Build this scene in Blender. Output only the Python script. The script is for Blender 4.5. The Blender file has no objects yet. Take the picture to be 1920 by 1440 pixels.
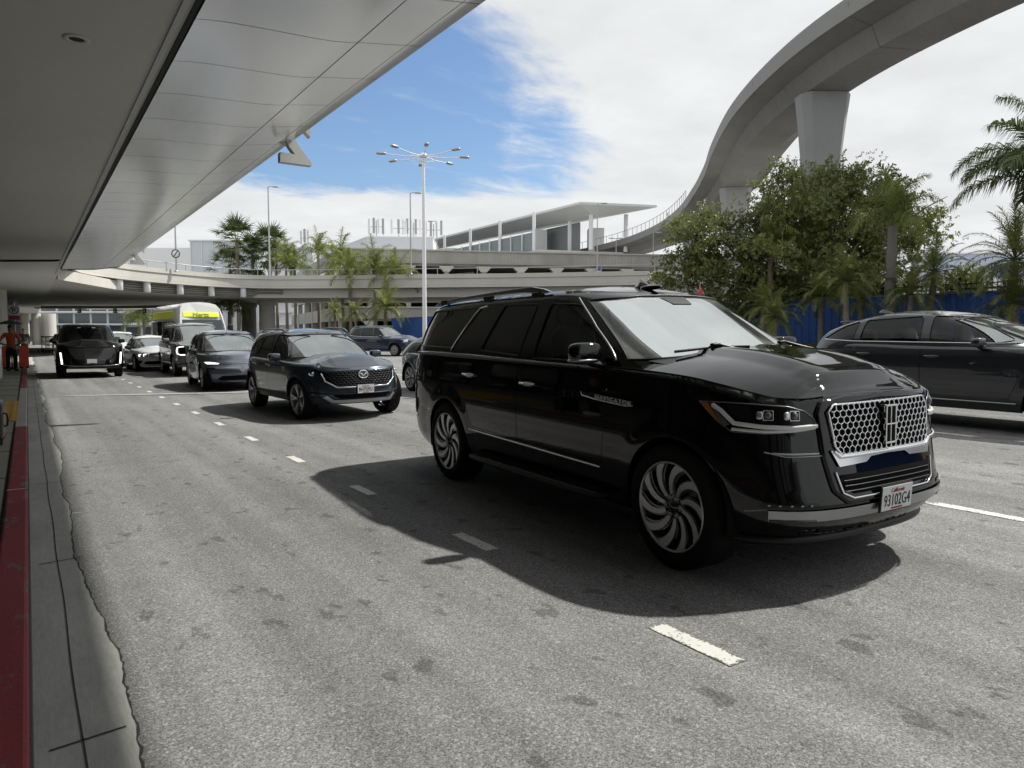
import bpy, bmesh, math, random
import numpy as np
from mathutils import Vector, Matrix
from mathutils.geometry import delaunay_2d_cdt
random.seed(7); rng = np.random.default_rng(7)
R = math.radians
scene = bpy.context.scene
COL = scene.collection

# ------------------------------------------------------------------ camera
cam = bpy.data.cameras.new('camera')
cam.sensor_width = 36.0; cam.sensor_fit = 'HORIZONTAL'; cam.lens = 25.22
cam.clip_start = 0.05; cam.clip_end = 3000
camo = bpy.data.objects.new('camera', cam); COL.objects.link(camo)
camo.location = (0, 0, 1.507); camo.rotation_euler = (R(90 - 3.913), 0, R(-34.02))
scene.camera = camo

# ------------------------------------------------------------------ light
SUN_DIR = Vector((0.765, -0.13, 1.0)).normalized()      # towards the sun
SUN_EL = math.asin(SUN_DIR.z); SUN_AZ = math.atan2(SUN_DIR.x, SUN_DIR.y)
sun = bpy.data.lights.new('sun', 'SUN'); sun.energy = 5.0; sun.angle = R(1.4); sun.color = (1, .972, .905)
suno = bpy.data.objects.new('sun', sun); COL.objects.link(suno)
suno.rotation_euler = SUN_DIR.to_track_quat('Z', 'Y').to_euler()
vs = scene.view_settings
vs.view_transform = 'Standard'; vs.look = 'None'; vs.exposure = 0.0; vs.gamma = 1.0; vs.use_curve_mapping = False
scene.cycles.max_bounces = 7; scene.cycles.glossy_bounces = 4; scene.cycles.transparent_max_bounces = 12
scene.cycles.caustics_reflective = False; scene.cycles.caustics_refractive = False

def gz(x): return .020 * max(0.0, min(x, 20.4) - 3.4)   # the carriageways climb gently away from the terminal
class NT:
    """small node-tree writer: n(type, props, inputs) -> node; sockets may be given as inputs"""
    def __init__(s, tree): s.t = tree; tree.nodes.clear()
    def n(s, typ, props=None, **ins):
        nd = s.t.nodes.new(typ)
        for k, v in (props or {}).items(): setattr(nd, k, v)
        for k, v in ins.items():
            key = int(k[1:]) if k[0] == 'i' and k[1:].isdigit() else k.replace('_', ' ')
            s.put(nd.inputs[key], v)
        return nd
    def put(s, sock, v):
        if isinstance(v, bpy.types.NodeSocket): s.t.links.new(v, sock)
        elif isinstance(v, bpy.types.Node): s.t.links.new(v.outputs[0], sock)
        else: sock.default_value = v
    def math(s, op, a, b=0.0, c=None, clamp=False):
        nd = s.n('ShaderNodeMath', {'operation': op, 'use_clamp': clamp}, i0=a, i1=b)
        if c is not None: s.put(nd.inputs[2], c)
        return nd.outputs[0]
    def mix(s, f, a, b):
        nd = s.n('ShaderNodeMix', {'data_type': 'RGBA'})
        s.put(nd.inputs[0], f); s.put(nd.inputs[6], a); s.put(nd.inputs[7], b)
        return nd.outputs[2]
    def ramp(s, f, lo, hi, a=0.0, b=1.0):
        nd = s.n('ShaderNodeMapRange', {'interpolation_type': 'SMOOTHSTEP'})
        for i, v in enumerate((f, lo, hi, a, b)): s.put(nd.inputs[i], v)
        return nd.outputs[0]
    def noise(s, vec, scale, detail=4, rough=.55, dist=0.0):
        return s.n('ShaderNodeTexNoise', None, Vector=vec, Scale=scale, Detail=detail, Roughness=rough, Distortion=dist).outputs['Fac']
    def scale(s, vec, sc):
        return s.n('ShaderNodeMapping', None, Vector=vec, Scale=sc).outputs[0]

SKY_A, SKY_B, SKY_C = (.347, .91, .226), (.43, .855, .275), (.50, .835, .225)
def c4(c): return (c[0], c[1], c[2], 1.0) if len(c) == 3 else tuple(c)

# world: Nishita sky with a thin high cloud sheet and a patch of open blue
w = bpy.data.worlds.new('World'); scene.world = w; w.use_nodes = True
g = NT(w.node_tree)
sky = g.n('ShaderNodeTexSky', {'sky_type': 'NISHITA', 'sun_disc': False, 'sun_elevation': SUN_EL, 'sun_rotation': SUN_AZ,
                               'air_density': 1.1, 'dust_density': .5, 'ozone_density': 2.0})
bg1 = g.n('ShaderNodeBackground', None, Color=g.n('ShaderNodeVectorMath', {'operation': 'MULTIPLY'}, i0=sky.outputs[0], i1=(.90, .98, 1.08)).outputs[0], Strength=0.125)
tc = g.n('ShaderNodeTexCoord').outputs['Generated']
sep = g.n('ShaderNodeSeparateXYZ', None, Vector=tc)
zz = g.math('ADD', g.math('MAXIMUM', sep.outputs[2], 0.0), .12)
flat = g.n('ShaderNodeCombineXYZ', None, X=g.math('DIVIDE', sep.outputs[0], zz), Y=g.math('DIVIDE', sep.outputs[1], zz), Z=.0).outputs[0]
def lobe(d, lo, hi):
    d = Vector(d).normalized()
    dp = g.n('ShaderNodeVectorMath', {'operation': 'DOT_PRODUCT'}, i0=tc, i1=tuple(d)).outputs['Value']
    return g.ramp(dp, lo, hi)
n1 = g.noise(g.scale(flat, (1.0, 1.6, 1)), 1.7, 9, .62, .5)
n2 = g.noise(g.n('ShaderNodeMapping', None, Vector=flat, Rotation=(0, 0, .6), Scale=(.9, 1.7, 1)).outputs[0], 3.6, 9, .62, .6)
hole = g.math('MAXIMUM', lobe(SKY_A, .972, .996), lobe(SKY_B, .974, .997))
hole = g.math('MAXIMUM', hole, g.math('MULTIPLY', lobe(SKY_C, .975, .998), .85))
hole = g.math('MULTIPLY', hole, g.ramp(sep.outputs[2], .150, .215))
dens = g.math('ADD', g.math('MULTIPLY', n1, .85), g.math('MULTIPLY', n2, .85))
dens = g.math('SUBTRACT', g.math('ADD', dens, .12), g.math('MULTIPLY', hole, .82))
cm = g.ramp(dens, .18, .72)
shade = g.math('ADD', g.math('MULTIPLY', g.noise(flat, 2.2, 6, .6), .34), .66)
cc = g.n('ShaderNodeCombineColor', None, Red=g.math('MULTIPLY', shade, .965), Green=g.math('MULTIPLY', shade, .985), Blue=g.math('MULTIPLY', shade, 1.0))
bg2 = g.n('ShaderNodeBackground', None, Color=cc.outputs[0], Strength=1.04)
mx = g.n('ShaderNodeMixShader', None, i0=cm, i1=bg1.outputs[0], i2=bg2.outputs[0])
g.n('ShaderNodeOutputWorld', None, Surface=mx.outputs[0])

# ------------------------------------------------------------------ materials
MATS = {}
def mat(name, col=(.5, .5, .5), rough=.6, metal=0.0, spec=.5, coat=0.0, emit=None, es=1.0, build=None):
    if name in MATS: return MATS[name]
    m = bpy.data.materials.new(name); m.use_nodes = True; MATS[name] = m
    t = NT(m.node_tree)
    b = t.n('ShaderNodeBsdfPrincipled', None, Base_Color=c4(col), Roughness=rough, Metallic=metal)
    b.inputs['Specular IOR Level'].default_value = spec
    b.inputs['Coat Weight'].default_value = coat; b.inputs['Coat Roughness'].default_value = .02
    if emit: b.inputs['Emission Color'].default_value = c4(emit); b.inputs['Emission Strength'].default_value = es
    o = t.n('ShaderNodeOutputMaterial', None, Surface=b.outputs[0])
    if build: build(t, b, o)
    return m
def objco(t): return t.n('ShaderNodeTexCoord').outputs['Object']
def bump(t, b, h, dist=.01, strength=.5):
    t.put(b.inputs['Normal'], t.n('ShaderNodeBump', None, Height=h, Distance=dist, Strength=strength).outputs[0])
def grime(col, amt=.25, sc=1.0, streak=(1, 1, 1), fine=12, bmp=.004):
    """weathered variation of one colour"""
    def f(t, b, o):
        v = t.scale(objco(t), streak)
        a = t.noise(v, .6 * sc, 6, .6); c = t.noise(v, fine * sc, 5, .65)
        k = t.math('ADD', t.math('MULTIPLY', t.math('SUBTRACT', a, .5), amt * 2.2), t.math('MULTIPLY', t.math('SUBTRACT', c, .5), amt))
        k = t.math('ADD', k, 1.0)
        cmb = t.n('ShaderNodeVectorMath', {'operation': 'SCALE'}, i0=tuple(col[:3]), Scale=k)
        t.put(b.inputs['Base Color'], cmb.outputs[0])
        if bmp: bump(t, b, c, bmp, .35)
    return f
def asphalt(t, b, o):
    v = objco(t)
    big = t.noise(t.scale(v, (1, .45, 1)), .55, 5, .6); mid = t.noise(t.scale(v, (1, .7, 1)), 3.2, 5, .65)
    vo = t.n('ShaderNodeTexVoronoi', {'feature': 'F1'}, Vector=v, Scale=170.0, Randomness=1.0)
    vo2 = t.n('ShaderNodeTexVoronoi', {'feature': 'F1'}, Vector=v, Scale=105.0, Randomness=1.0)
    s1 = t.n('ShaderNodeSeparateColor', None, Color=vo.outputs['Color']).outputs[0]
    s2 = t.n('ShaderNodeSeparateColor', None, Color=vo2.outputs['Color']).outputs[1]
    base = t.math('ADD', t.math('MULTIPLY', big, .16), .120)
    base = t.math('ADD', base, t.math('MULTIPLY', t.math('SUBTRACT', mid, .5), .07))
    spk = t.math('ADD', t.math('MULTIPLY', t.math('SUBTRACT', s1, .5), .19), t.math('MULTIPLY', t.math('POWER', s2, 6.0), .15))
    base = t.math('ADD', base, spk)
    st = t.noise(t.scale(v, (1.2, .8, 1)), 4.2, 3, .55)
    base = t.math('MULTIPLY', base, t.ramp(st, .615, .67, 1.0, .62))
    tire = t.noise(t.scale(v, (2.2, .05, 1)), 1.0, 3, .5)
    base = t.math('MULTIPLY', base, t.ramp(tire, .3, .7, .80, 1.14))
    base = t.math('MAXIMUM', base, .02)
    t.put(b.inputs['Base Color'], t.n('ShaderNodeCombineColor', None, Red=t.math('MULTIPLY', base, 1.0), Green=t.math('MULTIPLY', base, 1.0), Blue=t.math('MULTIPLY', base, .975)).outputs[0])
    bump(t, b, t.math('ADD', s1, t.math('MULTIPLY', s2, 1.2)), .006, .55)
def worn_paint(t, b, o):
    v = objco(t)
    a = t.noise(v, 55, 3, .6); c = t.noise(v, 6, 4, .6)
    gn = t.n('ShaderNodeSeparateXYZ', None, Vector=t.n('ShaderNodeTexCoord').outputs['Generated'])
    e = t.math('MINIMUM', t.math('MINIMUM', gn.outputs[0], t.math('SUBTRACT', 1.0, gn.outputs[0])), t.math('MULTIPLY', t.math('MINIMUM', gn.outputs[1], t.math('SUBTRACT', 1.0, gn.outputs[1])), 3.0))
    k = t.ramp(t.math('SUBTRACT', t.math('ADD', a, t.math('MULTIPLY', c, .5)), t.ramp(e, 0.0, .16, .22, 0.0)), .56, .66)
    t.put(b.inputs['Base Color'], t.mix(k, (.13, .128, .12, 1), (.62, .62, .58, 1)))
    bump(t, b, a, .003, .4)
def leafy(c1, c2, sc=1.3):
    def f(t, b, o):
        gi = t.n('ShaderNodeNewGeometry'); rnd = gi.outputs['Random Per Island']
        a = t.noise(objco(t), sc, 3, .5)
        k = t.math('ADD', t.math('MULTIPLY', rnd, .55), t.math('MULTIPLY', t.ramp(a, .35, .65), .45))
        col = t.mix(k, c4(c1), c4(c2))
        t.put(b.inputs['Base Color'], col)
        tr = t.n('ShaderNodeBsdfTranslucent', None, Color=col)
        mxn = t.n('ShaderNodeMixShader', None, i0=.40, i1=b.outputs[0], i2=tr.outputs[0])
        t.put(o.inputs['Surface'], mxn.outputs[0])
    return f
def glassy(name, tint, ior=1.5, gcol=(1, 1, 1), rough=0.0, film=0.0):
    if name in MATS: return MATS[name]
    m = bpy.data.materials.new(name); m.use_nodes = True; MATS[name] = m
    t = NT(m.node_tree)
    fr = t.n('ShaderNodeFresnel', None, IOR=ior)
    a = t.n('ShaderNodeBsdfTransparent', None, Color=c4(tint)); b = t.n('ShaderNodeBsdfGlossy', None, Color=c4(gcol), Roughness=rough)
    sh = t.n('ShaderNodeMixShader', None, i0=fr.outputs[0], i1=a.outputs[0], i2=b.outputs[0])
    if film:                                             # uneven pale diffuse mottling mixed over the pane
        v = objco(t); k = t.math('MULTIPLY', t.ramp(t.math('ADD', t.noise(v, 1.8, 3, .5), t.math('MULTIPLY', t.noise(v, 6, 2, .5), .25)), .5, .95), film)
        sh = t.n('ShaderNodeMixShader', None, i0=k, i1=sh.outputs[0], i2=t.n('ShaderNodeBsdfDiffuse', None, Color=(.62, .64, .62, 1)).outputs[0])
    t.n('ShaderNodeOutputMaterial', None, Surface=sh.outputs[0])
    return m
def paint(name, col, metal=0.0, ior=1.5):
    def f(t, b, o):
        b.inputs['Coat Weight'].default_value = 1.0; b.inputs['Coat Roughness'].default_value = .022; b.inputs['Coat IOR'].default_value = ior
    return mat(name, col, .35, metal, .5 if metal else .0, build=f)

M_ASPH = mat('asphalt', rough=.92, spec=.25, build=asphalt)
M_CONC = mat('concrete', rough=.9, spec=.2, build=grime((.42, .41, .385), .22, 1.0, (1, 1, .5)))
M_CONC_L = mat('pale_concrete', rough=.88, spec=.2, build=grime((.56, .545, .50), .20, .5, (1, 1, .35)))
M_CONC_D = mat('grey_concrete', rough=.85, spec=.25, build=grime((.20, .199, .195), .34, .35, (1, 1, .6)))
M_CEIL = mat('painted_ceiling', rough=.8, spec=.2, build=grime((.60, .60, .57), .12, .4, (1, .5, 1), bmp=.002))
M_WHITE = mat('white_paint', (.78, .79, .80), .55)
def chipped(t, b, o):
    v = objco(t); a = t.noise(t.scale(v, (1, .35, 1)), 7, 6, .7); c = t.noise(v, 60, 3, .6); d = t.noise(t.scale(v, (1, .3, 1)), 1.1, 4, .6)
    k = t.ramp(t.math('ADD', a, t.math('MULTIPLY', c, .25)), .70, .76)
    red = t.mix(t.ramp(d, .3, .7), (.21, .028, .036, 1), (.36, .050, .058, 1))
    red = t.mix(t.math('MULTIPLY', t.ramp(c, .45, .7), .35), red, (.07, .03, .03, 1))
    t.put(b.inputs['Base Color'], t.mix(k, red, (.17, .155, .14, 1))); bump(t, b, c, .004, .4)
M_RED = mat('red_kerb_paint', rough=.75, build=chipped)
M_WALK = mat('sidewalk_concrete', rough=.9, spec=.2, build=grime((.30, .30, .255), .2, 1.0, fine=30))
M_GUT = mat('gutter_concrete', rough=.88, spec=.25, build=grime((.48, .48, .445), .42, 2.2, (2.0, .5, 1), 9, .008))
M_LINE = mat('worn_road_paint', rough=.8, build=worn_paint)
M_BLK = mat('black_plastic', (.006, .006, .0065), .42, spec=.35)
M_MBLK = mat('matt_black', (.004, .004, .0045), .85, spec=.1)
M_GBLK = mat('gloss_black', (.004, .004, .005), .08, coat=1.0)
M_RUB = mat('tyre_rubber', (.006, .006, .006), .8, spec=.2)
M_CHR = mat('chrome', (.82, .83, .85), .07, 1.0)
M_SAT = mat('satin_metal', (.36, .365, .38), .30, 1.0)
M_ALU = mat('machined_alloy', (.44, .44, .45), .36, .85)
M_STEEL = mat('galvanised_steel', (.40, .41, .42), .45, .7)
M_PANEL = mat('metal_panel', rough=.25, metal=.8, build=grime((.86, .865, .87), .06, .5, (1, .6, 1), 3, 0))
M_GLS = glassy('clear_glass', (.50, .56, .54), 1.65)
M_TINT = glassy('tinted_glass', (.48, .50, .50), 1.45)
M_DTINT = mat('privacy_glass', (.003, .003, .0035), .015, spec=.5)
M_WS = glassy('coated_windscreen', (.85, .95, .90), 16.0, (.95, 1.0, .975), film=.22)
M_WS2 = glassy('windscreen_glass', (.42, .47, .46), 4.5, (.95, 1, 1), film=.15)
M_LENS = glassy('lamp_lens', (.75, .76, .78), 1.45)
M_DLENS = mat('dark_lamp_housing', (.006, .006, .007), .12, spec=.35)
M_DRL = mat('running_lamp', (.9, .9, .9), .3, emit=(1, .98, .94), es=2.2)
M_DRL0 = mat('light_guide', (.72, .72, .72), .22, spec=.6)
M_AMB = mat('amber_reflector', (.42, .11, .012), .25, coat=1.0)
M_REDL = mat('red_lamp_lens', (.20, .010, .014), .12, coat=1.0)
M_SEAT = mat('seat_leather', (.34, .33, .32), .5)
M_DARKIN = mat('dark_interior', (.02, .02, .021), .75, spec=.3)
M_PLATE = mat('number_plate', (.72, .73, .74), .45)
M_INK = mat('plate_ink', (.012, .015, .05), .6)
M_INKR = mat('plate_script', (.30, .02, .05), .6)

# ------------------------------------------------------------------ mesh writer and tagging
class MB:
    def __init__(s): s.v = []; s.f = []; s.m = []; s.s = []
    def add(s, vs, fs, mi=0, smooth=False, M=None):
        o = len(s.v)
        for p in vs:
            p = Vector(p)
            s.v.append(tuple(M @ p) if M else tuple(p))
        for f in fs: s.f.append(tuple(o + i for i in f)); s.m.append(mi); s.s.append(smooth)
        return s
    def box(s, c, d, mi=0, M=None, rz=0.0, taper=1.0):
        x, y, z = d[0] / 2, d[1] / 2, d[2] / 2
        vs = [(sx * x * (taper if sz > 0 else 1), sy * y * (taper if sz > 0 else 1), sz * z) for sz in (-1, 1) for sx, sy in ((-1, -1), (1, -1), (1, 1), (-1, 1))]
        T = Matrix.Translation(c) @ Matrix.Rotation(rz, 4, 'Z')
        if M: T = M @ T
        return s.add(vs, [(3, 2, 1, 0), (4, 5, 6, 7), (0, 1, 5, 4), (1, 2, 6, 5), (2, 3, 7, 6), (3, 0, 4, 7)], mi, False, T)
    def grid(s, rows, mi=0, smooth=True, closed=False, M=None):
        n = len(rows[0]); vs = [p for r in rows for p in r]; fs = []
        for i in range(len(rows) - 1):
            for j in range(n if closed else n - 1):
                k = (j + 1) % n
                fs.append((i * n + j, i * n + k, (i + 1) * n + k, (i + 1) * n + j))
        return s.add(vs, fs, mi, smooth, M)
    def tube(s, path, r, n=8, mi=0, caps=True, M=None, smooth=True):
        P = [Vector(p) for p in path]; rows = []
        rr = r if hasattr(r, '__len__') else [r] * len(P)
        up = None
        for i, p in enumerate(P):
            d = (P[min(i + 1, len(P) - 1)] - P[max(i - 1, 0)])
            d = d.normalized() if d.length > 1e-9 else Vector((0, 0, 1))
            if up is None: up = Vector((0, 0, 1)) if abs(d.z) < .9 else Vector((1, 0, 0))
            a = d.cross(up).normalized(); b = a.cross(d).normalized(); up = b
            rows.append([p + (a * math.cos(2 * math.pi * j / n) + b * math.sin(2 * math.pi * j / n)) * rr[i] for j in range(n)])
        s.grid(rows, mi, smooth, True, M)
        if caps:
            s.add(rows[0], [tuple(range(n))], mi, False, M); s.add(rows[-1], [tuple(reversed(range(n)))], mi, False, M)
        return s
    def lathe(s, prof, n=24, mi=0, M=None, smooth=True):
        """prof: (r, h) pairs about the z axis"""
        rows = [[(r * math.cos(2 * math.pi * j / n), r * math.sin(2 * math.pi * j / n), h) for j in range(n)] for r, h in prof]
        return s.grid(rows, mi, smooth, True, M)
    def prism(s, poly, z0, z1, mi=0, M=None):
        n = len(poly)
        vs = [(x, y, z0) for x, y in poly] + [(x, y, z1) for x, y in poly]
        fs = [tuple(reversed(range(n))), tuple(range(n, 2 * n))] + [(i, (i + 1) % n, n + (i + 1) % n, n + i) for i in range(n)]
        return s.add(vs, fs, mi, False, M)
    def sell(s, c, r, e=.5, n=16, mi=0, M=None):
        """rounded box (superellipsoid)"""
        pw = lambda v: math.copysign(abs(v) ** e, v)
        rows = []
        for i in range(n + 1):
            a = -math.pi / 2 + math.pi * i / n
            rows.append([(c[0] + r[0] * pw(math.cos(a)) * pw(math.cos(2 * math.pi * j / (2 * n))), c[1] + r[1] * pw(math.cos(a)) * pw(math.sin(2 * math.pi * j / (2 * n))), c[2] + r[2] * pw(math.sin(a))) for j in range(2 * n)])
        return s.grid(rows, mi, True, True, M)
    def mesh(s, name, mats):
        me = bpy.data.meshes.new(name); me.from_pydata(s.v, [], s.f)
        for m in (mats if isinstance(mats, (list, tuple)) else [mats]): me.materials.append(m)
        me.polygons.foreach_set('material_index', s.m); me.polygons.foreach_set('use_smooth', s.s); me.update()
        return me
def tag(o, label=None, cat=None, group=None, kind=None):
    if label: o['label'] = label
    if cat: o['category'] = cat
    if group: o['group'] = group
    if kind: o['kind'] = kind
    return o
def link(name, me, parent=None, bevel=0.0):
    o = bpy.data.objects.new(name, me); COL.objects.link(o)
    if parent is not None: o.parent = parent
    if bevel:
        b = o.modifiers.new('bevel', 'BEVEL'); b.width = bevel; b.segments = 2; b.limit_method = 'ANGLE'; b.angle_limit = R(40)
    return o
def obj(name, mb, mats, parent=None, bevel=0.0): return link(name, mb.mesh(name, mats), parent, bevel)
def thing(name, label, cat, loc=(0, 0, 0), rz=0.0, group=None):
    o = bpy.data.objects.new(name, None); COL.objects.link(o)
    o.location = loc; o.rotation_euler = (0, 0, rz); o.empty_display_size = .2
    return tag(o, label, cat, group)
def struct(name, mb, mats, bevel=0.0): return tag(obj(name, mb, mats, None, bevel), kind='structure')
def copy_tree(o, parent=None):
    c = o.copy(); COL.objects.link(c)
    if parent is not None: c.parent = parent
    for ch in list(o.children): copy_tree(ch, c)
    return c
def text_mesh(txt, width, height, depth=.002, spacing=1.0, shear=0.0, bold=0.0):
    """lettering in the xy plane, centred, fitted to width x height"""
    cu = bpy.data.curves.new('lettering', 'FONT'); cu.body = txt; cu.extrude = .02; cu.space_character = spacing; cu.shear = shear; cu.offset = bold
    cu.resolution_u = 3
    to = bpy.data.objects.new('lettering', cu); COL.objects.link(to)
    dg = bpy.context.evaluated_depsgraph_get(); dg.update()
    me = bpy.data.meshes.new_from_object(to.evaluated_get(dg))
    bpy.data.objects.remove(to); bpy.data.curves.remove(cu)
    a = np.zeros(len(me.vertices) * 3); me.vertices.foreach_get('co', a); a = a.reshape(-1, 3)
    lo, hi = a.min(0), a.max(0)
    a = (a - (lo + hi) / 2) / np.maximum(hi - lo, 1e-6) * np.array([width, height, depth * 2])
    fs = [tuple(p.vertices) for p in me.polygons]; bpy.data.meshes.remove(me)
    return [tuple(p) for p in a], fs
def add_text(mb, txt, M, width, height, mi=0, **k):
    v, f = text_mesh(txt, width, height, **k); mb.add(v, f, mi, False, M)

# ------------------------------------------------------------------ car bodies
def pchip(xs, ys):
    xs = np.array(xs, float); ys = np.array(ys, float)
    if xs[0] > xs[-1]: xs, ys = xs[::-1], ys[::-1]
    if len(xs) == 1: return lambda q: np.full_like(np.asarray(q, float), ys[0])
    h = np.diff(xs); d = np.diff(ys) / h; m = np.zeros(len(xs))
    m[0], m[-1] = d[0], d[-1]
    for i in range(1, len(xs) - 1):
        if d[i - 1] * d[i] > 0:
            w1, w2 = 2 * h[i] + h[i - 1], h[i] + 2 * h[i - 1]
            m[i] = (w1 + w2) / (w1 / d[i - 1] + w2 / d[i])
    def f(q):
        q = np.clip(np.asarray(q, float), xs[0], xs[-1]); i = np.clip(np.searchsorted(xs, q) - 1, 0, len(xs) - 2)
        t = (q - xs[i]) / h[i]
        return (ys[i] * (2 * t**3 - 3 * t**2 + 1) + h[i] * m[i] * (t**3 - 2 * t**2 + t) + ys[i + 1] * (-2 * t**3 + 3 * t**2) + h[i] * m[i + 1] * (t**3 - t**2))
    return f

YS = .86
class Shell:
    """a body skin as a stack of horizontal outlines. x forward, y left. position on an outline: p in [-4, 4],
    0 = nose, 2 = widest point, 4 = tail; its sign is the side"""
    def __init__(s, xc, zs, xf, xr, hw, nf, mf, nr, mr, ztx, ztz, r=.06, bump=None, zref=.8):
        s.xc = xc; s.xf = pchip(zs, xf); s.xr = pchip(zs, xr); s.hw = pchip(zs, hw)
        s.nm = ((nf, mf), (nr, mr)); s.zt = pchip(ztx, ztz); s.r = r; s.bump = bump
        s.XS = [(1 - YS**m)**(1 / n) for n, m in s.nm]
        q = np.linspace(0, 4, 6001); P = s._raw(q, np.full_like(q, zref))
        s.q = q; s.sl = np.concatenate([[0], np.cumsum(np.linalg.norm(np.diff(P[:, :2], axis=0), axis=1))])
    def s_of(s, p): return np.sign(p) * np.interp(np.abs(p), s.q, s.sl)
    def p_of(s, v): return np.sign(v) * np.interp(np.abs(v), s.sl, s.q)
    def unit(s, p):
        t = np.abs(p); X = np.zeros_like(t); Y = np.zeros_like(t)
        for e, (n, m) in enumerate(s.nm):
            tt = t if e == 0 else 4 - t
            face = (tt <= 1); side = (tt > 1) & (tt <= 2)
            sel = face & ((t <= 2) if e == 0 else (t > 2))
            Y[sel] = tt[sel] * YS; X[sel] = (1 - Y[sel]**m)**(1 / n) * (1 if e == 0 else -1)
            sel = side & ((t <= 2) if e == 0 else (t > 2))
            xx = s.XS[e] * (2 - tt[sel]); Y[sel] = np.maximum(1 - xx**n, 0)**(1 / m); X[sel] = xx * (1 if e == 0 else -1)
        return X, Y
    def _raw(s, p, z, off=0.0):
        X, Y = s.unit(p)
        xf, xr, hw = s.xf(z), s.xr(z), s.hw(z)
        x0 = np.where(X >= 0, s.xc + (xf - s.xc) * X, s.xc + (s.xc - xr) * X)
        d = np.clip(s.zt(x0) - z, 0, s.r)
        ins = s.r - np.sqrt(np.maximum(s.r**2 - (s.r - d)**2, 0)) - off
        xf, xr, hw = xf - ins, xr + ins, hw - ins
        x = np.where(X >= 0, s.xc + (xf - s.xc) * X, s.xc + (s.xc - xr) * X); y = hw * Y
        if s.bump is not None: y = y + s.bump(x, z) * np.clip(Y * 3 - 1.6, 0, 1)
        return np.stack([x, y * np.sign(p + 1e-12), z], 1)
    def P(s, p, z, off=0.0):
        p = np.atleast_1d(np.asarray(p, float)); z = np.broadcast_to(np.asarray(z, float), p.shape).copy()
        return s._raw(p, z, off)
    def N(s, p, z):
        e = 2e-3; f = 2e-3
        pa = np.clip(p + e, -4, 4); pb = np.clip(p - e, -4, 4)
        a = s._raw(pa, z) - s._raw(pb, z); b = s._raw(p, z) - s._raw(p, z - f)
        n = np.cross(a, b); n /= np.maximum(np.linalg.norm(n, axis=1, keepdims=True), 1e-9)
        P = s._raw(p, z); out = P[:, :2] - np.array([s.xc, 0])
        # flatten the long axis so the test points outward on the sides as well
        sg = np.sign(n[:, 0] * np.sign(out[:, 0]) * (np.abs(n[:, 0]) > .7) * 10 + n[:, 1] * np.sign(out[:, 1]) * (np.abs(n[:, 1]) > .3) * 10 + 1e-6 * n[:, 2])
        return n * np.where(sg == 0, 1, sg)[:, None]
    def pt(s, q, side=1):
        """('s', x, z) on the flank, ('f', y, z) on the nose, ('r', y, z) on the tail, ('p', p, z)"""
        k, a, z = q
        if k == 'p': return (a * side, z)
        if k == 's':
            zz = np.array([z]); xf, xr = float(s.xf(zz)[0]), float(s.xr(zz)[0]); e = 0 if a >= s.xc else 1
            n, m = s.nm[e]; X = (a - s.xc) / (xf - s.xc) if e == 0 else (s.xc - a) / (s.xc - xr)
            X = min(max(X, 0), 1)
            t = 2 - X / s.XS[e] if X <= s.XS[e] else max(1 - X**n, 0)**(1 / m) / YS
            return ((t if e == 0 else 4 - t) * side, z)
        hw = float(s.hw(np.array([z]))[0]); e = 0 if k == 'f' else 1; n, m = s.nm[e]
        sg = 1 if a >= 0 else -1; Y = min(abs(a) / hw, .9995)
        t = Y / YS if Y <= YS else 2 - (1 - Y**m)**(1 / n) / s.XS[e]
        return ((t if e == 0 else 4 - t) * sg * side, z)
    def path(s, poly, side=1, step=.03, closed=True):
        """polygon -> dense list of (p, z); straight in its own coordinates between points of one kind"""
        out = []; n = len(poly)
        for i in range(n if closed else n - 1):
            a, b = poly[i], poly[(i + 1) % n]
            if a[0] == b[0]:
                L = math.hypot((b[1] - a[1]) * (1 if a[0] != 'p' else .8), b[2] - a[2]); k = max(1, int(L / step))
                for j in range(k):
                    u = j / k; out.append(s.pt((a[0], a[1] + (b[1] - a[1]) * u, a[2] + (b[2] - a[2]) * u), side))
            else:
                pa, pb = s.pt(a, side), s.pt(b, side); L = math.hypot(s.s_of(pb[0]) - s.s_of(pa[0]), pb[1] - pa[1]); k = max(1, int(L / step))
                sa, sb = s.s_of(pa[0]), s.s_of(pb[0])
                for j in range(k):
                    u = j / k; out.append((float(s.p_of(sa + (sb - sa) * u)), pa[1] + (pb[1] - pa[1]) * u))
        if not closed: out.append(s.pt(poly[-1], side))
        return out
    def line(s, poly, side=1, step=.03, off=0.0, closed=False):
        q = s.path(poly, side, step, closed)
        P = s.P([a for a, _ in q], [b for _, b in q], off)
        L = [tuple(v) for v in P]
        return L + [L[0]] if closed else L

def smooth_poly(poly, it=1, rad=.045):
    """round the corners of a polygon of one kind"""
    o = []; n = len(poly)
    for i in range(n):
        p, q, r_ = poly[i - 1], poly[i], poly[(i + 1) % n]
        la, lb = math.hypot(p[1] - q[1], p[2] - q[2]), math.hypot(r_[1] - q[1], r_[2] - q[2])
        ra, rb = min(rad, la * .4), min(rad, lb * .4)
        A = (q[1] + (p[1] - q[1]) * ra / la, q[2] + (p[2] - q[2]) * ra / la); B = (q[1] + (r_[1] - q[1]) * rb / lb, q[2] + (r_[2] - q[2]) * rb / lb)
        for t in (0, .33, .67, 1.0): o.append((q[0], *[A[k] * (1 - t)**2 + 2 * q[1 + k] * t * (1 - t) + B[k] * t * t for k in (0, 1)]))
    return o

def inside(px, pz, poly):
    r = np.zeros(len(px), bool); n = len(poly); j = n - 1
    for i in range(n):
        (xi, zi), (xj, zj) = poly[i], poly[j]
        c = ((zi > pz) != (zj > pz)) & (px < (xj - xi) * (pz - zi) / (zj - zi + 1e-12) + xi)
        r ^= c; j = i
    return r

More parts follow.
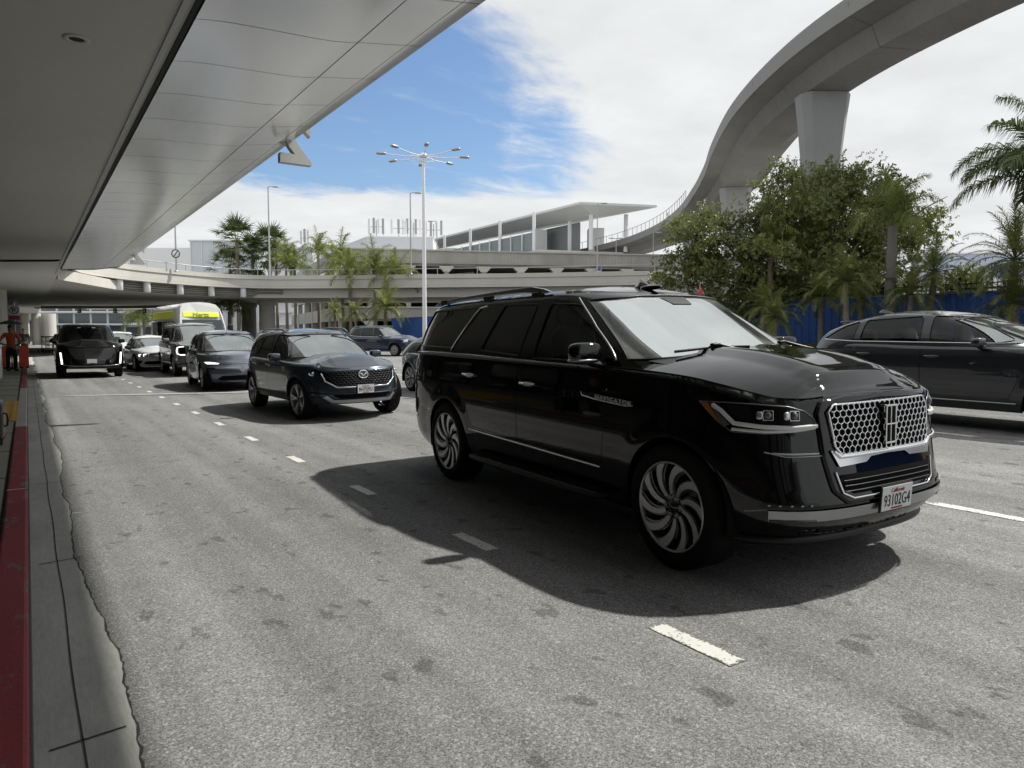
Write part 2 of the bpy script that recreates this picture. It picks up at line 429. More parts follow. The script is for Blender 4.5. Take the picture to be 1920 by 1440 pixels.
def panel_data(sh, loops, sp=.05, off=0.0, rows=True):
    """loops: [outline, hole, hole...] of (p, z). Returns verts, faces, normals of the trimmed skin"""
    L2 = [[(float(sh.s_of(p)), z) for p, z in lp] for lp in loops]
    allp = np.array([q for lp in L2 for q in lp]); lo, hi = allp.min(0), allp.max(0)
    gx, gz = np.meshgrid(np.arange(lo[0], hi[0] + sp, sp), np.arange(lo[1], hi[1] + sp * .6, sp * .6))
    gx = gx + (np.arange(gx.shape[0]) % 2)[:, None] * sp * .5
    gx, gz = gx.ravel(), gz.ravel()
    if rows:                                            # rows that follow the rounded top edge
        q = np.arange(lo[0], hi[0], sp * .9); pp = sh.p_of(q); P0 = sh.P(pp, np.full(len(q), hi[1]))
        zt = sh.zt(P0[:, 0])
        for k in (.04, .14, .32, .6, 1.0): gx = np.concatenate([gx, q]); gz = np.concatenate([gz, zt - sh.r * k])
    ok = inside(gx, gz, L2[0])
    for h in L2[1:]: ok &= ~inside(gx, gz, h)
    gx, gz = gx[ok], gz[ok]
    # keep clear of the outlines
    dn = np.array([q for lp in L2 for i in range(len(lp)) for q in ((lp[i]), ((lp[i][0] + lp[(i + 1) % len(lp)][0]) / 2, (lp[i][1] + lp[(i + 1) % len(lp)][1]) / 2))])
    if len(gx):
        keep = np.ones(len(gx), bool)
        for i in range(0, len(gx), 2000):
            d2 = (gx[i:i + 2000, None] - dn[None, :, 0])**2 + (gz[i:i + 2000, None] - dn[None, :, 1])**2
            keep[i:i + 2000] = d2.min(1) > (sp * .3)**2
        gx, gz = gx[keep], gz[keep]
    vs = []; ed = []
    for lp in L2:
        o = len(vs); vs += [Vector(q) for q in lp]; ed += [(o + i, o + (i + 1) % len(lp)) for i in range(len(lp))]
    vs += [Vector((a, b)) for a, b in zip(gx, gz)]
    r = delaunay_2d_cdt(vs, ed, [], 0, 1e-5)
    V = np.array([(v.x, v.y) for v in r[0]]); Fc = np.array([f for f in r[2] if len(f) == 3])
    ce = V[Fc].mean(1); ok = inside(ce[:, 0], ce[:, 1], L2[0])
    for h in L2[1:]: ok &= ~inside(ce[:, 0], ce[:, 1], h)
    Fc = Fc[ok]; used = np.unique(Fc); mp = -np.ones(len(V), int); mp[used] = np.arange(len(used)); V = V[used]; Fc = mp[Fc]
    p = sh.p_of(V[:, 0]); z = V[:, 1]
    Nn = sh.N(p, z); Pn = sh.P(p, z) + Nn * off
    a, b, c = Pn[Fc[:, 0]], Pn[Fc[:, 1]], Pn[Fc[:, 2]]
    flip = (np.cross(b - a, c - a) * Nn[Fc[:, 0]]).sum(1) < 0
    Fc[flip] = Fc[flip][:, ::-1]
    return Pn, Fc, Nn
class Skin:
    """collects trimmed panels with their exact normals"""
    def __init__(s): s.P = []; s.F = []; s.N = []; s.n = 0; s.mi = []
    def add(s, d, mirror=False, only_mirror=False, mi=0):
        P, Fc, Nn = d
        if not only_mirror: s.P.append(P); s.F.append(Fc + s.n); s.N.append(Nn); s.n += len(P); s.mi += [mi] * len(Fc)
        if mirror or only_mirror:
            k = np.array([1, -1, 1]); s.P.append(P * k); s.F.append(Fc[:, ::-1] + s.n); s.N.append(Nn * k); s.n += len(P); s.mi += [mi] * len(Fc)
        return s
    def build(s, name, mats, parent):
        me = bpy.data.meshes.new(name); P = np.concatenate(s.P); Fc = np.concatenate(s.F); Nn = np.concatenate(s.N)
        me.from_pydata(P.tolist(), [], Fc.tolist())
        for m in (mats if isinstance(mats, (list, tuple)) else [mats]): me.materials.append(m)
        me.polygons.foreach_set('use_smooth', [True] * len(Fc)); me.polygons.foreach_set('material_index', s.mi); me.update()
        me.normals_split_custom_set_from_vertices(Nn.tolist())
        return link(name, me, parent)

def wheel(parent, loc, Rt, Rr, side, style, width=.27, steer=0.0, seg=48, spokes=10):
    wh = bpy.data.objects.new('wheel', None); COL.objects.link(wh); wh.parent = parent; wh.location = loc
    wh.rotation_euler = (0, 0, (0 if side > 0 else math.pi) + steer)
    MX = Matrix.Rotation(R(-90), 4, 'X')                 # z of the lathe -> +y (outer face at y = 0)
    t = MB(); w_ = width
    t.lathe([(Rr * .98, -w_ * .92), (Rr * 1.02, -w_), (Rt * .93, -w_ * .98), (Rt, -w_ * .82), (Rt, -w_ * .18), (Rt * .985, -w_ * .07), (Rt * .93, .0), ((Rt + Rr) / 2, .012), (Rr * 1.02, .004), (Rr * .985, -.02)], seg, 0, MX)
    obj('tyre', t, M_RUB, wh)
    r = MB()
    r.lathe([(Rr * .99, -.018), (Rr * 1.005, .002), (Rr * .975, .008), (Rr * .95, -.006), (Rr * .93, -.05), (Rr * .90, -w_ * .9)], seg, 0, MX)
    r.lathe([(Rr * .90, -w_ * .5), (Rr * .5, -w_ * .55), (.0, -w_ * .55)], seg, 1, MX)
    # brake disc
    r.lathe([(Rr * .62, -.10), (Rr * .62, -.085), (.02, -.085)], seg, 2, MX)
    def strip(fn_c, fn_w, r0, r1, y0, y1, mi, n=10, thick=.03):
        rows = []
        for i in range(n + 1):
            u = i / n; rad = r0 + (r1 - r0) * u; a = fn_c(u); hwid = fn_w(u) / rad
            yy = y0 + (y1 - y0) * u
            rows.append([(rad * math.cos(a + q * hwid), yy - dz, rad * math.sin(a + q * hwid)) for q, dz in ((-1, thick), (-1, 0), (1, 0), (1, thick))])
        r.grid(rows, mi, False)
    for k in range(spokes):
        a0 = 2 * math.pi * k / spokes + .1
        if style == 'swirl':
            sw = lambda u: a0 + .50 * u ** 1.7 + .05
            for o_, mi in ((-1, 0), (1, 0)):
                strip(lambda u: sw(u) + o_ * (.020 + .020 * u + .16 * max(u - .55, 0) ** 1.6 * (o_ < 0)) / (.35 + .65 * u), lambda u: .0085 + .0125 * u ** 1.5, Rr * .27, Rr * .955, -.028, -.002, mi, 12, .05)
            strip(sw, lambda u: .022 + .030 * u, Rr * .25, Rr * .95, -.040, -.014, 1, 12, .03)
        elif style == 'double':
            for o_ in (-1, 1):
                strip(lambda u: a0 + o_ * (.06 + .10 * u), lambda u: .012 + .004 * u, Rr * .2, Rr * .96, -.03, -.004, 0, 6)
                strip(lambda u: a0 + o_ * (.02 + .08 * u), lambda u: .016, Rr * .2, Rr * .96, -.036, -.012, 1, 6)
        else:
            strip(lambda u: a0, lambda u: .024 + .012 * u, Rr * .15, Rr * .96, -.03, -.004, 0, 6)
    r.lathe([(Rr * .30, -.05), (Rr * .29, -.03), (Rr * .13, -.024), (Rr * .12, -.012), (.0, -.010)], 24, 1, MX)
    for k in range(6 if style == 'swirl' else 5):
        a = 2 * math.pi * k / (6 if style == 'swirl' else 5)
        T = Matrix.Translation((Rr * .205 * math.cos(a), -.03, Rr * .205 * math.sin(a))) @ MX
        r.lathe([(.021, -.01), (.021, .006), (.016, .004), (.013, -.004)], 12, 2, T); r.lathe([(.011, -.01), (.011, .012), (0, .013)], 6, 0, T)
    obj('rim', r, [M_ALU if style != 'dark' else M_SAT, M_GBLK, M_STEEL], wh)
    return wh

def car(c):
    """c: dict of the body's measures; returns the Empty that parents all parts, with its two shells"""
    root = thing(c['name'], c['label'], c['cat'], (*c['loc'], gz(c['loc'][0])), c['rz'], c.get('group'))
    if c['loc'][0] > 3.4: root.rotation_euler.x = .02
    wb, Rt = c['wb'], c['Rt']; ax = [wb / 2, -wb / 2]; aR = Rt + c.get('agap', .055); sp = c.get('sp', .07)
    flare = c.get('flare', .018)
    def bump(x, z):
        o = np.zeros_like(x)
        for a in ax:
            d = np.hypot(x - a, (z - Rt) * 1.0)
            o = np.maximum(o, flare * np.clip(1 - (d - aR) / .16, 0, 1)**2 * (d > aR * .7) * (3 - 2 * np.clip(1 - (d - aR) / .16, 0, 1)))
        return o
    lo = Shell(c.get('xc', 0), *c['low'], *c['nm'], *c['zt'], r=c.get('r', .05), bump=bump)
    up = Shell(c.get('uxc', -.6), *c['up'], *c['unm'], *c['rt'], r=c.get('ur', .07), zref=c['belt'] + .2)
    zb = c['zb']; P_ = c['paint']
    z1 = zb + .001
    # lower skin: half outline with the two arches, mirrored
    def arc(a):
        h = math.asin(min(1, max(-1, (zb - Rt) / aR))); n = 26
        return [('s', a + aR * math.cos(h + (math.pi - 2 * h) * i / n), Rt + aR * math.sin(h + (math.pi - 2 * h) * i / n)) for i in range(n + 1)]
    bot = [('p', 0.0, zb)] + arc(ax[0]) + arc(ax[1]) + [('p', 4.0, zb)]
    loop = lo.path(bot, 1, .06, False)
    top = np.linspace(4, 0, 220); zt_ = lo.zt(lo.P(top, np.full(220, 1.0))[:, 0])
    for _ in range(6): zt_ = lo.zt(lo.P(top, zt_)[:, 0])
    loop += list(zip(top.tolist(), zt_.tolist()))
    for sd in (1,):
        sk = Skin(); doors = c.get('doors', [])
        holes = [lo.path(d, 1, .05) for d in doors]
        sk.add(panel_data(lo, [loop] + holes, sp), mirror=True)
        body = sk.build('body', P_, root)
    # doors as their own panels, a few millimetres smaller than the opening
    for d in doors:
        cx = sum(q[1] for q in d) / len(d); cz = sum(q[2] for q in d) / len(d)
        sh_ = [(k, x + math.copysign(min(.0045, abs(x - cx)), cx - x), z + math.copysign(min(.0045, abs(z - cz)), cz - z)) for k, x, z in d]
        dd = panel_data(lo, [lo.path(sh_, 1, .05)], sp)
        for side in (1, -1):
            s2 = Skin(); s2.add(dd, only_mirror=side < 0); dob = s2.build('door', P_, root)
            hx, hz = c['handles'][doors.index(d)]
            h = MB(); q = lo.P(lo.pt(('s', hx, hz), 1)[0], hz)[0]
            h.tube([(hx - .10, side * (q[1] + .004), hz), (hx - .085, side * (q[1] + .028), hz + .002), (hx + .085, side * (q[1] + .028), hz - .002), (hx + .10, side * (q[1] + .004), hz)], [.010, .013, .013, .010], 8)
            h.sell((hx, side * (q[1] + .001), hz - .006), (.075, .006, .022), .6, 8, 1)
            obj('handle', h, [c.get('handle_mat', P_), M_GBLK], dob)
    # lid over the lower shell: bonnet in front, shelf (inside) behind
    def rim(t): return lo.P(t, lo.zt(lo.P(t, np.full(len(t), 1.0))[:, 0]))
    t = np.linspace(0, 4, 220)
    ztt = lo.zt(lo.P(t, np.full(len(t), 1.0))[:, 0])
    for _ in range(6): ztt = lo.zt(lo.P(t, ztt)[:, 0])
    rm = lo.P(t, ztt); cowl = c['cowl']; hb = c.get('hood', lambda x, y: 0.0)
    ny = c.get('ny', 25); xm = rm[0, 0]
    hood_rows, deck = [], []
    for (x, y, z) in rm:
        row = []
        for j in range(ny):
            v = -1 + 2 * j / (ny - 1); yy = y * math.copysign(abs(v) ** .8, v)
            cr = c.get('crown', .05) * (1 - abs(v)**2.0 if c.get('full') else (1 - v * v)**1.5) * min(1, max(0, (xm - x) / (.14 if c.get('full') else .5))) ** .8
            row.append((x, yy, z + cr + hb(x, yy) * min(1, max(0, (xm - x) / .22)) * (1 - abs(v) ** 6) - (0 if x > cowl else min(.06, (cowl - x) * .3))))
        if x >= cowl: hood_rows.append(row)
        if x <= cowl + .05: deck.append(row)
    h = MB(); h.grid([list(reversed(r_)) for r_ in hood_rows]); obj('bonnet', h, P_, root)
    d = MB(); d.grid([list(reversed(r_)) for r_ in deck])
    hob = obj('cabin_floor', d, [M_DARKIN, P_], root)
    for pl in hob.data.polygons:
        cx, cy = pl.center.x, pl.center.y
        lim = float(up.hw(np.array([c['belt'] + .02]))[0])
        if abs(cy) > lim * .93 or cx < c['up'][2][0] + .12: pl.material_index = 1
    # upper skin
    belt = c['belt']; ws = c['ws']; wins = [smooth_poly([('s', *q) for q in wq], 1) for wq in c['wins']]
    lp = []
    top = np.linspace(4, 0, 140); zr = up.zt(up.P(top, np.full(140, belt + .3))[:, 0])
    for _ in range(5): zr = up.zt(up.P(top, zr)[:, 0])
    loop = up.path([('f', q[0], q[1]) for q in ws], 1, .04, False)
    loop = [(p_, z_) for p_, z_ in loop]
    zb_ = belt - .06
    start = up.path([('p', 0, zb_), ('p', 0, ws[0][1])], 1, .05, False)[:-1] if ws[0][1] > zb_ + .01 else []
    uloop = start + loop + list(zip(top[::-1].tolist(), zr[::-1].tolist()))[1:] + up.path([('p', 4.0, zb_), ('p', 0.02, zb_)], 1, .08, False)
    s3 = Skin(); s3.add(panel_data(up, [uloop] + [up.path(w_, 1, .04) for w_ in wins], sp), mirror=True)
    cab = s3.build('cabin', c.get('cab_mat', P_), root)
    # roof
    rr = up.P(top[::-1], zr[::-1]); rows = []
    for (x, y, z) in rr:
        row = []
        for j in range(21):
            v = -1 + 2 * j / 20
            e = min(1, max(0, (rr[0, 0] - x) / .5)) * min(1, max(0, (x - rr[-1, 0]) / .4))
            row.append((x, y * v, z + c.get('rcrown', .04) * (1 - v * v)**1.5 * e ** .7))
        rows.append(row)
    h = MB(); h.grid([list(reversed(r_)) for r_ in rows]); obj('roof', h, c.get('roof_mat', P_), root)
    # glass
    for side in (1, -1):
        for w_, gm in zip(wins, c['glass']):
            s4 = Skin(); s4.add(panel_data(up, [up.path(w_, 1, .05)], sp * 1.4, -.006, False), only_mirror=side < 0)
            wo = s4.build('window', gm, root)
            gk = MB(); L = up.line(w_, 1, .05, .001, True)
            gk.tube([(a, b * side, z_) for a, b, z_ in L], .007, 6, caps=False); obj('gasket', gk, c.get('gasket', M_BLK), wo)
    wl = [('f', y, z) for y, z in ws] + [('f', -y, z) for y, z in reversed(ws)]
    # drop duplicates on the centre line
    wl2 = []
    for q in wl:
        if not wl2 or abs(q[1] - wl2[-1][1]) + abs(q[2] - wl2[-1][2]) > 1e-6: wl2.append(q)
    s5 = Skin(); s5.add(panel_data(up, [up.path(wl2[:-1] if wl2[0] == wl2[-1] else wl2, 1, .05)], sp, -.004, False))
    wso = s5.build('windscreen', c.get('ws_mat', M_WS2), root)
    gk = MB(); gk.tube(up.line(wl2, 1, .05, .001, True), .010, 6, caps=False); obj('gasket', gk, M_BLK, wso)
    if c.get('rear_glass'):
        y_, za, zb2 = c['rear_glass']
        s6 = Skin(); s6.add(panel_data(up, [up.path([('r', 0, za), ('r', y_, za), ('r', y_ * .85, zb2), ('r', 0, zb2)], 1, .06)], sp * 1.4, .004, False), mirror=True); s6.build('rear_window', M_DTINT, root)
    # underside and wheel wells
    u_ = MB(); W_ = float(lo.hw(np.array([.6]))[0])
    u_.box((0, 0, zb + .06), (wb - 2 * aR - .02, 2 * W_ - .12, .08)); u_.box((ax[0] + aR + .02, 0, zb + .10), (.16, W_ * 1.1, .1))
    u_.box((-.05, 0, Rt + .04), (wb + .95, 2 * W_ - .80, .20)); u_.box((ax[1] - aR - .2, 0, zb + .1), (.3, W_ * 1.5, .1))
    for a in ax:
        for sd in (1, -1):
            rows = [[(a + (aR + .012) * math.cos(q), sd * yy, Rt + (aR + .012) * math.sin(q)) for yy in (W_ - .012, W_ - .36)] for q in np.linspace(math.asin(max(-1, min(1, (zb + .02 - Rt) / aR))), math.pi - math.asin(max(-1, min(1, (zb + .02 - Rt) / aR))), 20)]
            u_.grid(rows, 0, True)
            u_.box((a, sd * (W_ - .36), (zb + .04 + Rt + aR) / 2), (1.6 * aR, .02, Rt + aR - zb - .06))
    obj('underbody', u_, M_MBLK, root)
    for i, a in enumerate(ax):
        for sd in (1, -1):
            yo = c.get('track', W_ - .035)
            wheel(root, (a, sd * yo, Rt), Rt, c['Rr'], sd, c.get('wheel', 'plain'), c.get('tw', .26), c.get('steer', 0) if i == 0 else 0, c.get('wseg', 32), c.get('spokes', 10))
    if c.get('archlip'):
        for a in ax:
            for sd in (1, -1):
                m_ = MB(); L = lo.line(arc(a), 1, .05, .0)
                m_.tube([(x, sd * (y + .004), z) for x, y, z in L], c['archlip'], 8, caps=False); obj('wheel_arch', m_, M_BLK, root)
    # mirrors
    mx_, mz_, my_ = c['mirror']
    for sd in (1, -1):
        m_ = MB(); ms = c.get('mscale', 1)
        m_.sell((mx_, sd * (my_ + .15 * ms), mz_ + .05), (.075 * ms, .135 * ms, .082 * ms), .55, 12, 0)
        m_.tube([(mx_ + .02, sd * (my_ - .05), mz_ - .05), (mx_ + .01, sd * (my_ + .05), mz_ - .035), (mx_, sd * (my_ + .12), mz_ - .01)], [.03, .028, .03], 8, 1)
        m_.box((mx_ - .0745 * ms, sd * (my_ + .15 * ms), mz_ + .05), (.004, .20 * ms, .11 * ms), 2)
        obj('mirror', m_, [c.get('mirror_mat', P_), M_GBLK, M_CHR], root)
    # seats, dashboard, steering wheel: seen through the glass
    fl = belt - .12
    for sx, ys in c.get('seats', ((-.25, (.38, -.38)), (-1.15, (.4, -.4)))):
        for yy in ys:
            T = Matrix.Translation((sx, yy, fl)) @ Matrix.Rotation(R(-14), 4, 'Y')
            s_ = MB(); s_.sell((0, 0, .12), (.07, .24, .30), .55, 10, 0, T); s_.sell((-.01, 0, .50), (.05, .13, .085), .6, 8, 0, T); s_.sell((0, 0, .44), (.02, .07, .06), .6, 6, 0, T)
            obj('seat', s_, c.get('seat_mat', M_SEAT), root)
    s_ = MB(); dx = c['up'][1][0] - .42
    s_.sell((dx + .05, 0, belt - .05), (.30, float(up.hw(np.array([belt]))[0]) * .9, .07), .6, 12, 0)
    T = Matrix.Translation((dx - .36, .38, belt + .03)) @ Matrix.Rotation(R(-65), 4, 'Y')
    s_.tube([(.18 * math.cos(q), .18 * math.sin(q), 0) for q in np.linspace(0, 2 * math.pi, 25)], .015, 8, 0, False, T); s_.box((0, 0, 0), (.34, .05, .02), 0, T)
    s_.sell((c['up'][1][-1] - .16, 0, c['rt'][1][len(c['rt'][1]) // 2] - .14), (.02, .11, .035), .5, 8)
    obj('dashboard', s_, M_DARKIN, root)
    return root, lo, up

def lamp(root, sh, name, poly, m, off=.006, sp=.05, both=True, smooth=0, parent=None, step=.03):
    if smooth and len({q[0] for q in poly}) == 1: poly = smooth_poly(poly, smooth)
    d = panel_data(sh, [sh.path(poly, 1, step)], sp, off, False); res = []
    for side in ((1, -1) if both else (1,)):
        s = Skin(); s.add(d, only_mirror=side < 0); res.append(s.build(name, m, root if parent is None else parent[len(res)]))
    return res
def cpanel(root, sh, name, half, m, off=.006, sp=.05, smooth=0, step=.03):
    """panel across the nose: half outline from centre bottom to centre top in (y, z)"""
    poly = [('f', y, z) for y, z in half] + [('f', -y, z) for y, z in reversed(half)]
    out = []
    for q in poly:
        if not out or abs(q[1] - out[-1][1]) + abs(q[2] - out[-1][2]) > 1e-6: out.append(q)
    if abs(out[0][1] - out[-1][1]) + abs(out[0][2] - out[-1][2]) < 1e-6: out.pop()
    if smooth: out = smooth_poly(out, smooth)
    s = Skin(); s.add(panel_data(sh, [sh.path(out, 1, step)], sp, off, False)); return s.build(name, m, root)
def trim(root, sh, name, poly, r, m, side=1, off=.0, closed=False, n=6, step=.03, mat_parent=None):
    b = MB(); b.tube(sh.line(poly, side, step, off, closed), r, n, caps=not closed); return obj(name, b, m, root)
def plate(root, x, z, txt, tilt=0.0, script=None, y=0.0, h=.152):
    b = MB(); T = Matrix.Translation((x, y, z)) @ Matrix.Rotation(R(tilt), 4, 'Y')
    b.box((0, 0, 0), (.012, .315, h + .01), 1, T); b.box((.008, 0, 0), (.004, .300, h - .006), 0, T)
    TT = T @ Matrix.Translation((.0112, 0, -.012)) @ Matrix.Rotation(R(90), 4, 'Z') @ Matrix.Rotation(R(90), 4, 'X')
    if txt: add_text(b, txt, TT, .262, .072, 2, depth=.001)
    if script: add_text(b, script, T @ Matrix.Translation((.0112, 0, .048)) @ Matrix.Rotation(R(90), 4, 'Z') @ Matrix.Rotation(R(90), 4, 'X'), .13, .026, 3, depth=.001, shear=.3)
    b.box((.0115, 0, -.062), (.002, .11, .009), 3, T)
    return obj('number_plate', b, [M_PLATE, M_BLK, M_INK, M_INKR], root)

# ------------------------------------------------------------------ the black SUV in the foreground
P_NAV = paint('black_car_paint', (.0028, .0028, .0032), 0.0, 1.5)
def nav_hood(x, y):
    a = abs(y)
    return .018 * max(0.0, 1 - ((a - .30) / .16)**2) ** 1.5 * min(1, max(0, (2.55 - x) / .6)) + .012 * (a < .40)
NAV = dict(name='luxury_suv', label='long black luxury SUV with mesh chrome grille in front of the camera', cat='SUV',
    loc=(4.472, 4.784), rz=R(-93.5), wb=3.325, Rt=.4075, Rr=.293, L=5.4, sp=.05, xc=-.1,
    low=([.27, .36, .44, .50, .60, .78, .95, 1.08, 1.18, 1.36], [2.36, 2.45, 2.50, 2.515, 2.49, 2.455, 2.435, 2.415, 2.39, 2.27],
         [-2.83, -2.93, -2.98, -2.99, -2.99, -2.98, -2.97, -2.96, -2.95, -2.92], [.90, .945, .965, .972, .985, .995, .992, .985, .972, .945]),
    nm=(11, 3.1, 12, 3.2), zt=([-3.0, -2.5, .6, 1.2, 1.7, 2.0, 2.16, 2.26, 2.33, 2.38, 2.41], [1.335, 1.335, 1.285, 1.275, 1.25, 1.205, 1.165, 1.135, 1.130, 1.142, 1.155]), r=.035,
    zb=.285, paint=P_NAV, cowl=1.30, crown=.12, hood=nav_hood, belt=1.29, uxc=-.9,
    up=([1.20, 1.345, 1.58, 1.81, 1.90], [1.70, 1.46, 1.03, .60, .42], [-2.95, -2.92, -2.86, -2.76, -2.70], [.945, .915, .835, .745, .715]),
    unm=(9, 2.5, 10, 3), rt=([-2.95, -2.4, -1.2, -.2, .3, .65], [1.80, 1.835, 1.865, 1.870, 1.855, 1.82]), ur=.075, rcrown=.05,
    ws=[(0, 1.365), (.45, 1.355), (.85, 1.325), (.695, 1.775), (.3, 1.805), (0, 1.81)],
    wins=[[(-.07, 1.31), (.60, 1.305), (.74, 1.44), (.48, 1.70), (.34, 1.745), (-.02, 1.765)],
          [(-1.02, 1.36), (-.30, 1.32), (-.22, 1.77), (-.80, 1.78)],
          [(-2.70, 1.385), (-1.66, 1.37), (-1.24, 1.775), (-2.42, 1.765)]],
    glass=[M_TINT, M_DTINT, M_DTINT], ws_mat=M_WS, rear_glass=(.72, 1.42, 1.72), agap=.040, flare=.010, full=1,
    doors=[[('s', -.245, .60), ('s', .93, .575), ('s', .965, .75), ('s', 1.0, 1.0), ('s', 1.0, 1.225), ('s', -.245, 1.245)],
           [('s', -1.10, .62), ('s', -.255, .60), ('s', -.255, 1.245), ('s', -1.36, 1.27), ('s', -1.34, 1.05), ('s', -1.24, .84)]],
    handles=[(-.06, 1.10), (-1.14, 1.125)], handle_mat=M_CHR, wheel='swirl', tw=.285, wseg=72, track=.995, mirror=(.86, 1.33, .93), mscale=.92,
    seats=((-.15, (.40, -.40)), (-1.05, (.42, -.42))))
nav, nlo, nup = car(NAV)

# grille: dark recess, chrome frame and a lattice of wavy chrome wires
gh = [(0, .80), (.40, .80), (.445, .85), (.475, 1.05), (.43, 1.09), (0, 1.108)]
sh_ = [(0, .535), (.40, .535), (.475, .60), (.515, .80), (.535, 1.04), (.50, 1.095), (.30, 1.118), (0, 1.128)]
sd0 = cpanel(nav, nlo, 'grille_surround', sh_, P_NAV, .022, .05)
b = MB(); full0 = [('f', y, z) for y, z in sh_[1:-1]] + [('f', -y, z) for y, z in reversed(sh_[1:-1])]; b.tube(nlo.line(full0, 1, .03, .002, True), .020, 10, caps=False); obj('surround_edge', b, P_NAV, sd0)
gr = cpanel(nav, nlo, 'grille', gh, M_MBLK, .026, .05)
full = [('f', y, z) for y, z in gh[1:-1]] + [('f', -y, z) for y, z in reversed(gh[1:-1])]
fr = MB(); L = nlo.line(full, 1, .03, .032, True); fr.tube(L, .007, 8, caps=False); obj('grille_frame', fr, M_CHR, gr)
wv = MB(); NW = 39
for k in range(NW):
    y0 = -.45 + .90 * k / (NW - 1); pts = []
    for i in range(0, 64):
        z = .808 + .293 * i / 63
        lim = .45 if z > .86 else .395 + (z - .80) * .9
        ph = (i / 63 * 4.2) * 2 * math.pi + (k % 2) * math.pi
        q = math.sin(ph); q = math.copysign(min(1, abs(q) * 1.9), q)
        y = y0 + q * .0105
        if not (abs(y) < .056 and .83 < z < 1.075) and abs(y) < lim + .01 and z < 1.102 - .03 * (abs(y) / .45)**3: pts.append(('f', y, z))
    runs = [[]]
    for q_ in pts:
        if runs[-1] and q_[2] - runs[-1][-1][2] > .02: runs.append([])
        runs[-1].append(q_)
    for r_ in runs:
        if len(r_) > 2: wv.tube(nlo.line(r_, 1, .05, .036), .0031, 6, 0)
        for i in range(1, len(pts) - 1):
            pass
for i in range(8):                                     # the bright knots where two wires touch
    for k in range(NW - 1):
        z = .808 + .293 * (i + .5) / 8; y = -.45 + .90 * (k + .5) / (NW - 1)
        if (i + k) % 2 == 0 and not (abs(y) < .066 and .82 < z < 1.085) and .79 < z < 1.105 and abs(y) < (.445 if z > .86 else .39):
            P = nlo.P(nlo.pt(('f', y, z))[0], z, .037)[0]; wv.sell(tuple(P), (.004, .0045, .011), .8, 5)
obj('grille_mesh', wv, M_CHR, gr)
em = MB(); ex = float(nlo.P(0.0, .95, .045)[0][0])
em.box((ex, 0, .952), (.03, .105, .235), 1); T = Matrix.Translation((ex + .016, 0, .952)) @ Matrix.Scale(.9, 4, (0, 0, 1))
for s_ in (-1, 1): em.box((.004, s_ * .047, 0), (.018, .013, .262), 0, T); em.box((.004, 0, s_ * .125), (.018, .10, .014), 0, T)
em.box((.004, 0, 0), (.016, .010, .25), 0, T); em.box((.004, 0, 0), (.016, .09, .010), 0, T)
obj('emblem', em, [M_CHR, M_GBLK], gr, .003)
# chrome wing under the grille
cw = cpanel(nav, nlo, 'chrome_bar', [(0, .772), (.17, .766), (.215, .738), (.44, .728), (.49, .825), (.46, .825), (.415, .797), (0, .797)], mat('brushed_chrome', (.74, .75, .77), .22, 1.0), .036, .03)
trim(nav, nlo, 'chrome_bar', [('f', -.46, .825), ('f', -.42, .79), ('f', 0, .79), ('f', .42, .79), ('f', .46, .825)], .012, M_CHR, 1, .034)
# lower intake
it = cpanel(nav, nlo, 'lower_intake', [(0, .565), (.35, .565), (.415, .595), (.44, .68), (0, .68)], M_MBLK, .026, .06)
b = MB(); b.tube(nlo.line([('f', .46, .705), ('f', .43, .585), ('f', .36, .552), ('f', -.36, .552), ('f', -.43, .585), ('f', -.46, .705)], 1, .03, .030), .0055, 8); obj('intake_frame', b, M_CHR, it)
b = MB()
for z in (.592, .622, .652): b.tube(nlo.line([('f', -.41, z), ('f', .41, z)], 1, .05, .031), .003, 6)
obj('intake_slats', b, mat('dark_mesh', (.06, .06, .065), .35, .8), it)
# satin bumper strip, its lamps, side blades
poly = [('f', y, .435) for y in np.linspace(-.82, .82, 25)] + [('f', y, .497) for y in np.linspace(.83, -.83, 25)]
s_ = Skin(); s_.add(panel_data(nlo, [nlo.path(poly, 1, .04)], .05, .014, False)); s_.build('bumper_strip', M_SAT, nav)
for sd in (1, -1):
    b = MB(); b.tube(nlo.line([('f', sd * .60, .436), ('f', sd * .82, .436)], 1, .03, .012), .008, 6); obj('bumper_edge', b, M_GBLK, nav)
for fl in lamp(nav, nlo, 'fog_lamp', [('f', .58, .512), ('f', .865, .512), ('f', .85, .545), ('f', .60, .537)], M_DLENS, .005):
    sd = 1 if fl.data.vertices[0].co.y > 0 else -1
    for y in (.64, .69, .74, .79, .83): P = nlo.P(nlo.pt(('f', sd * y, .526))[0], .526, .008)[0]; b = MB(); b.sell(tuple(P), (.004, .012, .004), .6, 6); obj('diode', b, M_STEEL, fl)
for sd in (1, -1):
    b = MB(); b.tube(nlo.line([('f', sd * .55, .815), ('f', sd * .72, .818), ('f', sd * .80, .823)], 1, .02, .008), [.006] * 20 if 0 else .007, 6)
    b.tube(nlo.line([('f', sd * .53, .80), ('f', sd * .74, .803), ('f', sd * .83, .83)], 1, .02, .005), .004, 6); obj('bumper_blade', b, M_STEEL, nav)
